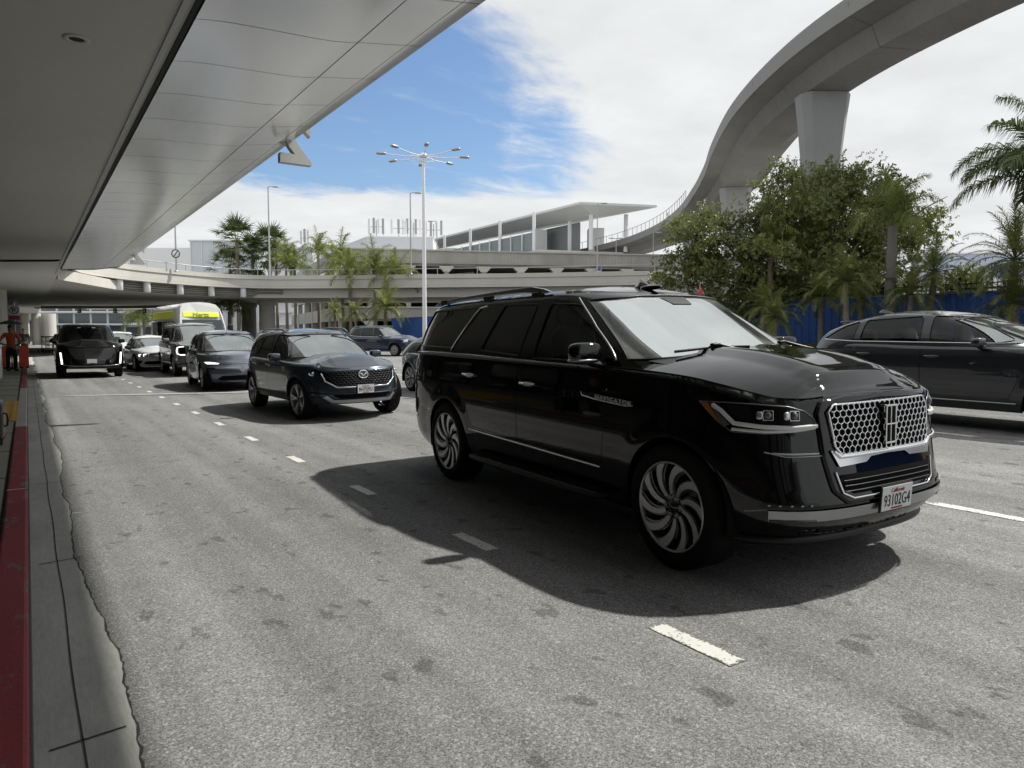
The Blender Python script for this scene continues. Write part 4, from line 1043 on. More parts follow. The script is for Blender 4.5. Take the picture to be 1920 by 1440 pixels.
b = MB(); a0, a1 = S4(7.2, 112.4, .10, 0), S4(7.2, 112.4, 1, 0); b.add([(*a0[:2], 15), (*a1[:2], 15), (*a1[:2], 18.2), (*a0[:2], 18.2)], [(0, 1, 2, 3)])
b.prism([p[:2] for p in (a0, a1, (a1[0] + .1, a1[1] + .1, 0), (a0[0] + .1, a0[1] + .1, 0))], 15, 18.2); obj('glazing', at(b, SO), M_FGL, st)
for i in range(16):
    t_ = .10 + .055 * i; p = S4(7.0, 112.3, t_, 0); b = MB(); b.tube([(*p[:2], 15), (*p[:2], 18.4 if i % 3 else 21.3)], .10 if i % 3 else .28, 8); obj('mullion' if i % 3 else 'roof_column', at(b, SO), M_WHITE, st)
for lat, dep in ((12.5, 115), (18.5, 118), (9.6, 121)):
    p = CL(lat, dep, 0); b = MB(); b.tube([(*p[:2], 15), (*p[:2], 21)], .34, 10); obj('roof_column', at(b, SO), M_WHITE, st)
b = MB(); w0, w1 = S4(15.5, 115.5, .12, 0), S4(15.5, 115.5, 1, 0); b.prism([p[:2] for p in (w0, w1, (w1[0] + .4, w1[1] + .3, 0), (w0[0] + .4, w0[1] + .3, 0))], 15, 20.4); obj('rear_wall', at(b, SO), mat('station_wall', (.34, .36, .37), .6), st)
for lat, dep in ((4.8, 128), (14.5, 126)):
    p = CL(lat, dep, 0); b = MB(); b.box((p[0], p[1], 17.4), (2.6, 3.2, 4.8), rz=R(-34)); obj('lift_core', at(b, SO), M_WHITE, st)
for lat, dep in ((8, 118), (-4, 138), (-16, 157)):
    p = CL(lat, dep, 0); b = MB(); b.tube([(*p[:2], 0), (*p[:2], 13.2)], .9, 12); obj('pier', at(b, SO), M_CONC_L, st)

# ------------------------------------------------------------------ people-mover guideway
GP = cr([(34.4, 4.0), (35.0, 12.3), (37.0, 19.2), (40.1, 25.6), (45.4, 33.2), (52.4, 41.0), (58.9, 47.6), (66.5, 56.0), (73.5, 65.0), (79.5, 75.5), (83.5, 88), (84.0, 103), (77, 124)], 8)
gw = thing('guideway', 'high curved concrete guideway of the people mover crossing the sky', 'guideway', (40.1, 25.6, 0)); WO = (40.1, 25.6, 0)
zo = [0 if i < 56 else -(i - 56) * .055 for i in range(len(GP))]
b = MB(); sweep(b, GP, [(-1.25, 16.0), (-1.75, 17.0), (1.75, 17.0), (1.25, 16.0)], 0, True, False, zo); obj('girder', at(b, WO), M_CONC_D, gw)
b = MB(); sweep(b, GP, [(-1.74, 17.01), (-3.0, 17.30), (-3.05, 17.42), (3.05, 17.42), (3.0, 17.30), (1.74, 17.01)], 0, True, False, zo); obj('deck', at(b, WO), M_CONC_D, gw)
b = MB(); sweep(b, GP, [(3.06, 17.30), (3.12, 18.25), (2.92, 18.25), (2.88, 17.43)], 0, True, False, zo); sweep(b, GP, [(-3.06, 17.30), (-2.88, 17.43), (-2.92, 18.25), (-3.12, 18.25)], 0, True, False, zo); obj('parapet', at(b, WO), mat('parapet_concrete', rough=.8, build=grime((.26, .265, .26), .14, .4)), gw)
fg = frames(GP)
for i in range(6, len(GP) - 2, 11):                       # joints between the cast segments
    p, d, n = fg[i]; b = MB()
    for k_, sec in enumerate(([(-1.26, 15.985), (-1.77, 17.0), (-3.01, 17.29), (-3.13, 18.0)], [(1.26, 15.985), (1.77, 17.0), (3.01, 17.29), (3.13, 18.0)], [(-1.26, 15.985), (1.26, 15.985)])):
        b.grid([[(p.x + d.x * e + n.x * s_, p.y + d.y * e + n.y * s_, z + zo[i]) for s_, z in sec] for e in (-.018, .018)], 0, False)
    obj('segment_joint', at(b, WO), mat('joint_grey', (.13, .13, .128), .9), gw)
b = MB()
for i in range(60, len(fg), 1):
    p, d, n = fg[i]; q = p + n * 3.0; b.tube([(q.x, q.y, 18.2 + zo[i]), (q.x, q.y, 19.4 + zo[i])], .04, 5)
b.tube([((p + n * 3.0).x, (p + n * 3.0).y, 19.4 + zo[i]) for i, (p, d, n) in list(enumerate(fg))[60:]], .04, 5); obj('railing', at(b, WO), M_STEEL, gw)
for i, k in enumerate((25, 48, 66, 80)):
    p, d, n = fg[k]; zt = 15.97 + zo[k]; ang = math.atan2(n.y, n.x); b = MB(); rows = []
    for z, hw_, hd in ((0, .84, .72), (zt * .45, .86, .73), (zt * .62, .95, .78), (zt * .78, 1.12, .86), (zt * .9, 1.32, .92), (zt, 1.52, .98)):
        sec = [(-hw_, -hd * .45), (-hw_ * .72, -hd), (hw_ * .72, -hd), (hw_, -hd * .45), (hw_, hd * .45), (hw_ * .72, hd), (-hw_ * .72, hd), (-hw_, hd * .45)]
        rows.append([(p.x + math.cos(ang) * u - math.sin(ang) * v_, p.y + math.sin(ang) * u + math.cos(ang) * v_, z) for u, v_ in sec])
    b.grid(rows, 0, False, True); b.add(rows[-1], [tuple(range(8))]); b.f = [f for f in b.f]
    obj('pier', at(b, WO), mat('pier_concrete', rough=.8, build=grime((.29, .295, .30), .16, .5, (1, 1, .4))), gw, .03)

# ------------------------------------------------------------------ lamp posts
def lamp_post(x, y, z0, h, lab, r=.09, head='single', lean=(0, 0), rz=0.0, m=None):
    t = thing('lamp_post', lab, 'lamp post', (x, y, z0), rz); m = m or M_STEEL
    b = MB(); b.tube([(0, 0, 0), (0, 0, h)], [r, r * .6], 10); b.lathe([(r * 2.2, 0), (r * 2.2, .04), (r * 1.2, .12)], 12); obj('pole', b, m, t)
    if head == 'single':
        b = MB(); b.tube([(0, 0, h), (.15, 0, h + .05), (.5, 0, h + .06)], .04, 6); obj('arm', b, m, t)
        b = MB(); b.sell((.75, 0, h + .02), (.36, .16, .07), .6, 8); obj('lamp_head', b, M_STEEL, t)
    elif head == 'double':
        for s_ in (1, -1): b = MB(); b.sell((.55 * s_, 0, h), (.45, .18, .07), .6, 8); b.tube([(0, 0, h), (.2 * s_, 0, h)], .05, 6); obj('lamp_head', b, M_STEEL, t)
    else:
        b = MB(); b.lathe([(r, h), (r * 1.5, h + .02), (r * 1.5, h + .22), (r, h + .28), (0, h + .28)], 12); obj('hub', b, m, t)
        for k in range(8):
            a = R(22 + 45 * k); L = 2.65
            b = MB(); c_, s_ = math.cos(a), math.sin(a)
            b.tube([(0, 0, h + .1), (c_ * L * .5, s_ * L * .5, h + .03), (c_ * L, s_ * L, h + .12)], [.035, .03, .028], 6); b.tube([(0, 0, h - .35), (c_ * L * .5, s_ * L * .5, h + .02)], .016, 5); obj('arm', b, m, t)
            b = MB(); T = Matrix.Rotation(a, 4, 'Z'); b.sell((L + .3, 0, h + .14), (.36, .16, .085), .6, 8, 0, T); obj('lamp_head', b, M_STEEL, t)
    return t
tl = lamp_post(23.85, 46.6, .9, 13.2, 'tall white mast with a ring of eight lamp arms', .17, 'ring', m=M_WHITE)
p = CL(-25.1, 75, 0); lamp_post(p[0], p[1], 7.3, 9.4, 'grey lamp post on the ramp in front of the fan palms', .10, 'single', rz=R(-30))
p = CL(-9.5, 68, 0); lamp_post(p[0], p[1], 7.2, 7.5, 'grey lamp post on the ramp just left of the white mast', .09, 'single', rz=R(-34))
p = CL(9.4, 80, 0); lamp_post(p[0], p[1], 7.2, 8.7, 'slim lamp post in front of the station canopy', .075, 'single', rz=R(-40))
p = CL(-9.1, 88, 0); lamp_post(p[0], p[1], 11.6, 3.6, 'short lamp post on the parking roof left of the station', .07, 'single', rz=R(150))
p = CL(13.5, 94, 0); lamp_post(p[0], p[1], 11.6, 2.4, 'short double headed lamp post on the parking roof', .06, 'double', rz=R(-34))
p = CL(18.7, 96, 0); lamp_post(p[0], p[1], 11.6, 3.4, 'short lamp post on the parking roof beside the big tree', .06, 'single', rz=R(-34))
p = CL(-27.6, 59.5, 0); t = lamp_post(p[0], p[1], 6.7, 4.3, 'dark post on the ramp carrying a round no turn sign', .085, 'single', rz=R(146), m=M_STEEL)
sgn = thing('round_sign', 'round no turn sign on the dark post above the ramp', 'traffic sign', (p[0] - .02, p[1] - .12, 8.15), R(-34))
b = MB(); T = Matrix.Rotation(R(90), 4, 'X'); b.lathe([(.36, 0), (.36, .03), (0, .03)], 28, 0, T); obj('board', b, M_WHITE, sgn)
b = MB(); b.lathe([(.36, .034), (.36, .04), (.29, .04), (.29, .034)], 28, 0, T); b.box((0, -.038, 0), (.07, .008, .60), 0, Matrix.Rotation(R(35), 4, 'Y')); obj('ring', b, M_BLK, sgn)
# numbers hung on the outer edge of the deck, seen from behind
for y, l in ((13.4, 'large white terminal number hung on the deck edge, nearer one'), (36.0, 'large white terminal number hung on the deck edge far down the kerb')):
    t = thing('terminal_number', l, 'number sign', (4.22, y, 4.64), 0, 'terminal numbers on the deck edge')
    b = MB(); T = Matrix.Translation((0, 0, .42)) @ Matrix.Rotation(math.pi, 4, 'Z') @ Matrix.Rotation(R(90), 4, 'X'); add_text(b, '2', T, .58, .84, depth=.075, bold=.03); obj('numeral', b, mat('sign_grey', (.62, .61, .57), .5), t)
    b = MB(); b.tube([(-.1, 0, .35), (-.45, 0, .40)], .03, 6); obj('bracket', b, M_STEEL, t)

# ------------------------------------------------------------------ planting strip and the blue fence
def mz(x): return .42 + .75 * min(1, max(0, (x - 20.6) / 5.0))
b = MB(); b.box((20.5, 20, .33), (.22, 78, .34)); struct('planter_kerb', b, M_CONC, .02)
r_ = random.Random(5); b = MB()
b.grid([[(x, y, mz(x) + r_.uniform(-.03, .03)) for x in (20.6, 21.5, 22.5, 23.5, 24.5, 25.5, 26.5, 30, 34)] for y in np.arange(-18, 59, 1.2)], 0, True)
b.f = [tuple(reversed(f)) for f in b.f]; struct('planter_soil', b, mat('soil', rough=.95, build=grime((.10, .075, .048), .4, 1.5)))
fn = thing('blue_fence', 'blue corrugated hoarding topped by black iron pickets behind the palms', 'fence', (26, 20, 1.1)); FO = (26, 20, 1.1)
M_BLUE = mat('blue_sheeting', rough=.55, build=grime((.024, .092, .34), .22, .8, (1, 1, .4), 8, .002))
b = MB(); pts = []; y = -20.0; k = 0
while y < 57: pts.append((26 + (.045 if k % 4 in (0, 1) else 0), y)); y += .05 if k % 2 else .11; k += 1
b.grid([[(x, y, 1.05), (x, y, 2.90)] for x, y in pts], 0, False); obj('sheeting', at(b, FO), M_BLUE, fn)
b = MB(); b.box((26, 18.5, 2.92), (.08, 77, .05)); obj('top_rail', at(b, FO), mat('rail_blue', (.10, .16, .35), .5), fn)
b = MB()
for y in np.arange(-10, 40, .16): b.box((26.25, y, 2.6), (.022, .022, 1.55))
for z in (3.05, 3.22): b.box((26.25, 15, z), (.035, 50, .035))
obj('pickets', at(b, FO), M_MBLK, fn)
for y in np.arange(-9, 40, 2.6): b = MB(); b.box((26.25, y, 2.38), (.07, .07, 2.1)); obj('post', at(b, FO), M_MBLK, fn)

# ------------------------------------------------------------------ buildings far away
M_WGL = mat('far_window', (.10, .13, .15), .15, spec=.6)
ho = thing('hotel', 'white building with long bands of windows seen under the far ramp', 'building', CL(-100, 175, 0), R(-34))
b = MB(); b.box((32, 3, 11), (110, 14, 22)); obj('wall', b, M_WHITE, ho)
for z in (2.5, 5.4, 8.3, 11.2):
    for i in range(14): b = MB(); b.box((-10 + i * 4.0, -4.05, z), (3.4, .12, 1.7 if i > 4 else 2.3)); obj('window', b, M_WGL, ho)
for z in (4.0, 6.9, 9.8): b = MB(); b.box((18, -5.0, z), (60, 2.2, .35)); obj('balcony', b, M_WHITE, ho)
fb = thing('far_building', 'pale blue grey building beyond the fence at the far right', 'building', CL(115, 200, 0), R(-34))
b = MB(); b.box((12, 0, 11.6), (27, 12, 23.2)); obj('wall', b, mat('pale_blue_wall', (.48, .54, .66), .7), fb)
b = MB(); b.box((12, 0, 23.3), (27.4, 12.4, .35)); obj('parapet', b, M_WHITE, fb)
b = MB(); b.box((17.5, -6.1, 18.5), (3.6, .15, 3.2)); obj('sign_panel', b, mat('sign_blue', (.02, .06, .30), .5), fb)
for i in range(6): b = MB(); b.box((2 + i * 4, -6.06, 12), (2.6, .12, 3)); obj('window', b, M_WGL, fb)
lb = thing('low_building', 'long low cream building behind the iron pickets on the right', 'building', CL(92, 150, 0), R(-34))
b = MB(); b.box((10, 4, 6.3), (46, 10, 12.6)); obj('wall', b, mat('cream_wall', (.58, .57, .52), .8), lb)
b = MB(); b.box((10, -1.3, 12.4), (47, .8, 1.6)); obj('fascia', b, M_WHITE, lb)
for i in range(8): b = MB(); b.box((-10 + i * 5.6, -1.06, 7.8), (3.6, .12, 3.4)); obj('window', b, M_WGL, lb)
p = CL(-44.5, 52 + 60, 0)
wb_ = thing('glass_hall', 'pale glass walled hall behind the ramp left of the fan palms', 'building', (p[0], p[1], 0), R(-34))
b = MB(); b.box((0, 3, 8), (10.5, 6, 16)); obj('wall', b, mat('milky_glass', (.60, .66, .70), .35), wb_)
for i in range(7): b = MB(); b.box((-5.1 + i * 1.7, -.06, 8), (.10, .12, 15.9)); obj('mullion', b, M_WHITE, wb_)
b = MB(); b.box((0, 3, 16.05), (10.9, 6.4, .2)); obj('roof', b, M_WHITE, wb_)
# signal gantry below the far deck
p = CL(-62, 105, 0)
tg = thing('signal_gantry', 'white mast arm with hanging traffic signals under the far deck', 'traffic signal', (p[0], p[1], 0), R(-34))
b = MB(); b.tube([(0, 0, 5.3), (14.5, 0, 5.35)], [.09, .12], 8); b.tube([(14.5, 0, 0), (14.5, 0, 6.2)], .16, 10); obj('mast', b, M_WHITE, tg)
for x in (-1.0, 4.2, 8.5):
    b = MB(); b.box((x, -.05, 5.3), (.42, .3, 1.2)); s_ = obj('signal_head', b, M_MBLK, tg)
    for k, c in enumerate(((.25, .02, .02), (.2, .12, .01), (.02, .15, .06))): b = MB(); b.lathe([(.13, 0), (.11, .05), (0, .06)], 12, 0, Matrix.Translation((x, -.2, 5.68 - .38 * k)) @ Matrix.Rotation(R(90), 4, 'X')); obj('signal_lens', b, mat('signal_%d' % k, c, .3), s_)

# terminal frontage along the back of the pavement (what the car flanks reflect)
tb = thing('terminal_building', 'dark glazed terminal frontage along the back of the covered pavement', 'building', (-6.5, 75, 0))
b = MB(); b.box((-1.5, 0, 2.4), (3, 310, 4.75)); obj('wall', b, mat('dark_frontage', (.06, .06, .062), .7), tb)
for i in range(40):
    y = -150 + 7.6 * i
    b = MB(); b.box((.06, y, 1.75), (.12, 5.4, 2.9)); obj('window', b, mat('dark_window', (.010, .012, .014), .08, spec=.6), tb)

# ------------------------------------------------------------------ the other vehicles
P_MAZ = paint('slate_paint', (.026, .038, .055), .55); P_TES = paint('blue_grey_paint', (.105, .120, .155), .6); P_SIL = paint('silver_paint', (.20, .205, .205), .6)
P_WHI = paint('white_car_paint', (.62, .63, .64)); P_NVY = paint('navy_paint', (.006, .016, .045), .35); P_DGR = paint('dark_grey_paint', (.006, .008, .012), .25)
P_BLU = paint('blue_car_paint', (.022, .034, .055), .5)
def spec(k, **o):
    """measures of one kind of body, scaled from its length, width and height"""
    W, Lf, Lr, wb = o['W'], o['front'], o['rear'], o['wb']; hw = W / 2; F, B_ = wb / 2 + Lf, -wb / 2 - Lr
    H, belt, nose, cowlz = o['H'], o['belt'], o['nose'], o['cowlz']; cx, hx = o['cowlx'], o['headx']; bx = o.get('backx', B_ + .35); tb = o.get('tailbelt', belt + .03)
    zb = o.get('zb', .27); slope = o.get('nslope', .12)
    d = dict(name=o['name'], label=o['label'], cat=o.get('cat', 'SUV'), loc=o['loc'], rz=R(o['rz']), wb=wb, Rt=o.get('Rt', .36), Rr=o.get('Rr', .25), L=F - B_, sp=o.get('sp', .09), xc=o.get('xc', .0),
        low=([zb - .05, zb + .1, .45, .60, nose - .14, nose, belt, belt + .15], [F - .10, F - .02, F, F - .01, F - slope * .55, F - slope, F - slope - .2, F - slope - .4], [B_ + .12, B_ + .02, B_, B_, B_ + .02, B_ + .04, B_ + .08, B_ + .12],
             [hw - .09, hw - .045, hw - .028, hw - .012, hw, hw - .005, hw - .045, hw - .09]),
        nm=o.get('nm', (5.0, 2.5, 6, 2.6)), zt=([B_, B_ + .5, cx - 1.2, cx - .2, cx + .25, (cx + F) / 2 + .1, F - .45, F - .18], [tb, tb, belt, belt - .015, belt - .03, (nose + cowlz) / 2 + .01, nose + .035, nose - .02]), r=.055, zb=zb, paint=o['paint'],
        cowl=cx, crown=o.get('crown', cowlz - belt + .09), belt=belt - .01, uxc=o.get('uxc', (cx + B_) / 2 - .1),
        up=([belt - .1, belt + .02, (belt + H) / 2, H - .10, H], [cx + .20, cx + .02, (cx + hx) / 2 - .02, hx, hx - .2], [B_ + .10, B_ + .16, (B_ + bx) / 2 + .06, bx, bx + .12],
            [hw - .06, hw - .085, hw - .165, hw - .255, hw - .29]),
        unm=o.get('unm', (7, 2.5, 7, 2.6)), rt=([bx - .2, bx + .3, (bx + hx) / 2, hx - .3, hx + .1], [H - .16 - o.get('fast', 0), H - .09 - o.get('fast', 0) * .5, H - .04, H - .055, H - .10]), ur=.08, rcrown=.045,
        ws=[(0, belt + .05), (hw * .52, belt + .04), (hw * .83, belt + .03), (hw * .665, H - .145), (hw * .35, H - .115), (0, H - .11)],
        wins=o['wins'], glass=o.get('glass', [M_TINT, M_DTINT, M_DTINT][:len(o['wins'])]), ws_mat=o.get('ws_mat', M_WS2), agap=o.get('agap', .045), wheel=o.get('wheel', 'plain'), wseg=o.get('wseg', 28),
        spokes=o.get('spokes', 10), mirror=(cx - .50, belt + .0, hw - .07), mscale=.85, seats=((cx - 1.30, (.36, -.36)), (cx - 2.2, (.38, -.38))), tw=.24, steer=o.get('steer', 0),
        doors=o.get('doors', []), handles=o.get('handles', []), rear_glass=None, flare=o.get('flare', .02), z=o.get('z', 0))
    for q in ('group', 'mirror_mat', 'handle_mat', 'archlip', 'gasket', 'hood', 'cab_mat', 'roof_mat'):
        if q in o: d[q] = o[q]
    root, lo, up = car(d); root['F'] = F; del root['F']
    return root, lo, up, dict(F=F, B=B_, hw=hw, H=H, belt=belt, nose=nose)
def rails(root, up, x0, x1, y, m, name='roof_rail'):
    for sd in (1, -1):
        b = MB(); n = 14; L = []
        for i in range(n + 1):
            x = x0 + (x1 - x0) * i / n; z = float(up.zt(np.array([x]))[0]); e = min(1, min(i, n - i) / 1.5)
            L.append((x, sd * y, z + .005 + .035 * e))
        b.tube(L, .018, 6); obj(name, b, m, root)
def chrome_line(root, sh, pts, m, r=.006, name='trim'):
    for sd in (1, -1): trim(root, sh, name, pts, r, m, sd, .004)

# --- slate crossover directly behind
A = math.degrees
mz_, ml, mu, g_ = spec('', name='crossover', label='slate blue crossover with a honeycomb grille behind the black SUV', W=1.90, front=.88, rear=.96, wb=2.815, H=1.61, belt=1.04, nose=.93, cowlz=1.06, cowlx=1.02, headx=.12, loc=(4.80, 14.0), rz=-89,
    Rt=.365, Rr=.262, paint=P_MAZ, wheel='double', spokes=5, zb=.30, sp=.07, wseg=40, archlip=.020, nslope=.14, hood=lambda x, y: .02 * (abs(y) < .42) + .012 * max(0, 1 - ((abs(y) - .5) / .15)**2),
    wins=[[(-.12, 1.07), (.62, 1.06), (.68, 1.12), (.22, 1.47), (-.14, 1.50)], [(-1.10, 1.10), (-.24, 1.07), (-.26, 1.50), (-.90, 1.47)], [(-1.68, 1.14), (-1.20, 1.10), (-1.02, 1.46), (-1.45, 1.36)]],
    doors=[[('s', -.20, .45), ('s', .86, .45), ('s', .92, .62), ('s', .95, .99), ('s', -.20, .99)], [('s', -.93, .45), ('s', -.21, .45), ('s', -.21, .99), ('s', -1.22, .99), ('s', -1.16, .80)]], handles=[(-.05, .93), (-.98, .94)], steer=.12)
F = g_['F']
gr = cpanel(mz_, ml, 'grille', [(0, .60), (.44, .60), (.60, .70), (.64, .80), (.60, .86), (0, .875)], M_MBLK, .004, .06)
b = MB(); L = ml.line([('f', .66, .83), ('f', .62, .70), ('f', .46, .592), ('f', -.46, .592), ('f', -.62, .70), ('f', -.66, .83)], 1, .04, .014); b.tube(L, .014, 6); obj('grille_trim', b, M_CHR, gr)
b = MB()
for i in range(7):
    for k in range(17):
        y = -.56 + .07 * k + (.035 if i % 2 else 0); z = .625 + .037 * i
        if abs(y) < .44 + (z - .60) * 1.2 - .03:
            b.tube(ml.line([('f', y - .030, z + .010), ('f', y - .012, z - .006), ('f', y + .012, z - .006), ('f', y + .030, z + .010)], 1, .05, .010), .0045, 5)
obj('grille_mesh', b, mat('dark_mesh', (.06, .06, .065), .35, .8), gr)
b = MB(); ex = float(ml.P(0.0, .80, .03)[0][0]); T = Matrix.Translation((ex, 0, .80)) @ Matrix.Rotation(R(90), 4, 'Z') @ Matrix.Rotation(R(82), 4, 'X')
q = np.linspace(0, 2 * math.pi, 33); b.tube([(.085 * math.cos(a), .066 * math.sin(a), 0) for a in q], .010, 8, 0, False, T)
for s_ in (-1, 1): b.tube([(s_ * .074, .022, 0), (s_ * .045, .016, .003), (s_ * .018, -.008, .004), (0, -.032, .004)], [.005, .012, .013, .008], 6, 0, True, T)
b.lathe([(.08, -.012), (.0, -.012)], 24, 1, T); obj('emblem', b, [M_CHR, M_GBLK], gr)
for h in lamp(mz_, ml, 'headlight', [('s', 1.90, .90), ('f', .80, .885), ('f', .62, .865), ('f', .60, .83), ('f', .70, .79), ('f', .84, .78), ('s', 1.95, .80)], M_DLENS, .006, .04):
    sd = 1 if h.data.vertices[0].co.y > 0 else -1; b = MB()
    P = ml.P(ml.pt(('f', sd * .76, .83))[0], .83, .012)[0]; T = Matrix.Translation(P) @ Matrix.Rotation(R(90), 4, 'Z') @ Matrix.Rotation(R(90), 4, 'X')
    b.tube([(.062 * math.cos(a), .034 * math.sin(a), 0) for a in np.linspace(math.pi * .9, 2.1 * math.pi, 14)], .008, 6, 0, True, T); b.sell((0, 0, 0), (.026, .022, .015), .9, 8, 1, T); obj('light_guide', b, [M_DRL0, M_SAT], h)
it = cpanel(mz_, ml, 'lower_intake', [(0, .40), (.42, .40), (.52, .44), (.50, .485), (0, .485)], M_MBLK, .004, .08)
sk_ = cpanel(mz_, ml, 'skid_plate', [(0, .33), (.52, .33), (.66, .43), (.60, .455), (.50, .385), (0, .385)], M_SAT, .022, .06)
b = MB(); b.tube(ml.line([('f', -.86, .50), ('f', -.5, .475), ('f', .5, .475), ('f', .86, .50)], 1, .06, .016), .012, 6); obj('bumper_blade', b, M_BLK, mz_)
for h in lamp(mz_, ml, 'air_curtain', [('f', .78, .66), ('f', .86, .68), ('s', 1.98, .62), ('s', 2.0, .42), ('f', .80, .40), ('f', .76, .46)], M_BLK, .006, .05): pass
plate(mz_, F + .035, .555, '9HYS951', 0, 'California')
rails(mz_, mu, -1.55, .05, .62, M_SAT)
chrome_line(mz_, ml, [('s', -.95, .40), ('s', .95, .40)], M_BLK, .03, 'sill')
for h in lamp(mz_, ml, 'tail_light', [('s', -2.10, .98), ('r', .80, .97), ('r', .78, .86), ('s', -2.15, .88)], M_REDL, .006): pass

# --- blue grey electric crossover
ty, tl_, tu, g_ = spec('', name='electric_car', label='blue grey electric crossover with a smooth nose and slim lit headlamps', cat='car', W=1.92, front=.87, rear=1.0, wb=2.89, H=1.625, belt=1.00, nose=.80, cowlz=1.02, cowlx=1.20, headx=.05, backx=-1.75, fast=.10, loc=(4.86, 22.0), rz=-93.5,
    Rt=.36, Rr=.255, paint=P_TES, zb=.24, nm=(4.2, 2.3, 6, 2.6), nslope=.30, mirror_mat=M_GBLK, roof_mat=M_GBLK, spokes=9, wheel='dark', crown=.07,
    wins=[[(-.10, 1.04), (.78, 1.02), (.90, 1.06), (.15, 1.49), (-.12, 1.51)], [(-1.15, 1.07), (-.20, 1.04), (-.22, 1.51), (-.85, 1.46)]],
    doors=[[('s', -.18, .40), ('s', .90, .40), ('s', .98, .62), ('s', 1.0, .95), ('s', -.18, .95)], [('s', -.95, .40), ('s', -.19, .40), ('s', -.19, .95), ('s', -1.25, .95), ('s', -1.18, .74)]], handles=[(-.02, .86), (-1.0, .87)], handle_mat=P_TES)
F = g_['F']
for h in lamp(ty, tl_, 'headlight', [('f', .88, .765), ('f', .72, .77), ('f', .52, .735), ('f', .55, .715), ('f', .74, .715), ('f', .87, .725)], M_DRL, .006, .04): pass
b = MB(); b.tube(tl_.line([('f', -.52, .72), ('f', .52, .72)], 1, .05, .006), .010, 6); obj('light_strip', b, M_SAT, ty)
for h in lamp(ty, tl_, 'fog_lamp', [('f', .80, .66), ('f', .62, .65), ('f', .64, .60), ('f', .80, .60)], M_GBLK, .004, .05): pass
cpanel(ty, tl_, 'lower_intake', [(0, .29), (.52, .29), (.60, .33), (.50, .41), (0, .42)], M_MBLK, .004, .06)
b = MB(); b.tube(tl_.line([('f', -.86, .48), ('f', 0, .46), ('f', .86, .48)], 1, .06, .008), .012, 6); obj('bumper_line', b, P_TES, ty)
for h in lamp(ty, tl_, 'air_curtain', [('f', .84, .58), ('f', .88, .56), ('f', .87, .33), ('f', .80, .33)], M_BLK, .005, .05): pass

# --- silver full size SUV
ex_, el, eu, g_ = spec('', name='large_suv', label='tall silver SUV with C shaped lit headlamps in front of the shuttle bus', W=2.02, front=.95, rear=1.15, wb=3.1, H=1.94, belt=1.25, nose=1.12, cowlz=1.28, cowlx=1.15, headx=.42, backx=-2.45, loc=(5.36, 29.85), rz=-91, Rt=.40, Rr=.29,
    paint=P_SIL, zb=.34, nm=(10, 3, 10, 3), unm=(9, 2.5, 9, 3), spokes=6, wheel='double',
    wins=[[(-.02, 1.30), (.68, 1.29), (.70, 1.40), (.40, 1.72), (0, 1.75)], [(-1.00, 1.31), (-.18, 1.30), (-.18, 1.75), (-.92, 1.75)], [(-2.25, 1.33), (-1.16, 1.31), (-1.08, 1.74), (-2.1, 1.72)]],
    doors=[[('s', -.10, .55), ('s', .86, .55), ('s', .98, .8), ('s', .98, 1.19), ('s', -.10, 1.19)], [('s', -.98, .55), ('s', -.11, .55), ('s', -.11, 1.19), ('s', -1.22, 1.19), ('s', -1.16, .86)]], handles=[(.04, 1.08), (-1.0, 1.08)], handle_mat=P_SIL, mirror_mat=P_SIL)
F = g_['F']
cpanel(ex_, el, 'grille', [(0, .72), (.60, .72), (.64, .80), (.62, 1.06), (0, 1.07)], M_GBLK, .006, .08)
for h in lamp(ex_, el, 'headlight', [('f', .66, 1.09), ('f', .86, 1.09), ('s', 2.20, 1.05), ('s', 2.24, .78), ('f', .86, .74), ('f', .66, .76)], M_DLENS, .006, .05):
    sd = 1 if h.data.vertices[0].co.y > 0 else -1; b = MB()
    b.tube(el.line([('f', .70, 1.07), ('f', .84, 1.06), ('f', .90, 1.02), ('f', .915, .92), ('f', .90, .82), ('f', .82, .78), ('f', .68, .78)], sd, .03, .014), .017, 6); obj('running_lamp', b, M_DRL, h)
cpanel(ex_, el, 'lower_intake', [(0, .42), (.66, .42), (.70, .54), (0, .56)], M_BLK, .006, .08)
chrome_line(ex_, el, [('s', -1.1, .45), ('s', 1.05, .45)], M_SAT, .03, 'side_step'); rails(ex_, eu, -2.2, .1, .70, M_SAT)

# --- white sedan and the white SUV beside it
bm, bl, bu, g_ = spec('', name='sedan', label='white sedan with twin kidney grille and lit ring headlamps', cat='car', W=1.87, front=.83, rear=1.10, wb=2.975, H=1.47, belt=.93, nose=.80, cowlz=.98, cowlx=.95, headx=-.05, backx=-1.55, tailbelt=1.02, fast=.04, loc=(4.52, 34.6), rz=-90, Rt=.34, Rr=.24,
    paint=P_WHI, zb=.22, nm=(5, 2.4, 6, 2.6), nslope=.16, mirror_mat=M_GBLK, spokes=10, wheel='double',
    wins=[[(-.15, .98), (.55, .97), (.68, 1.0), (.05, 1.32), (-.17, 1.34)], [(-1.15, 1.0), (-.25, .98), (-.27, 1.34), (-.90, 1.29)]])
F = g_['F']
for sd in (1, -1):
    s2 = Skin(); s2.add(panel_data(bl, [bl.path([('f', .02, .58), ('f', .36, .60), ('f', .42, .66), ('f', .38, .74), ('f', .04, .75)], 1, .03)], .05, .008, False), only_mirror=sd < 0); kg = s2.build('grille', M_GBLK, bm)
    b = MB(); b.tube([(x, sd * y, z) for x, y, z in bl.line([('f', .02, .58), ('f', .36, .60), ('f', .42, .66), ('f', .38, .74), ('f', .04, .75)], 1, .03, .010, True)], .009, 6, caps=False); obj('grille_trim', b, M_SAT, kg)
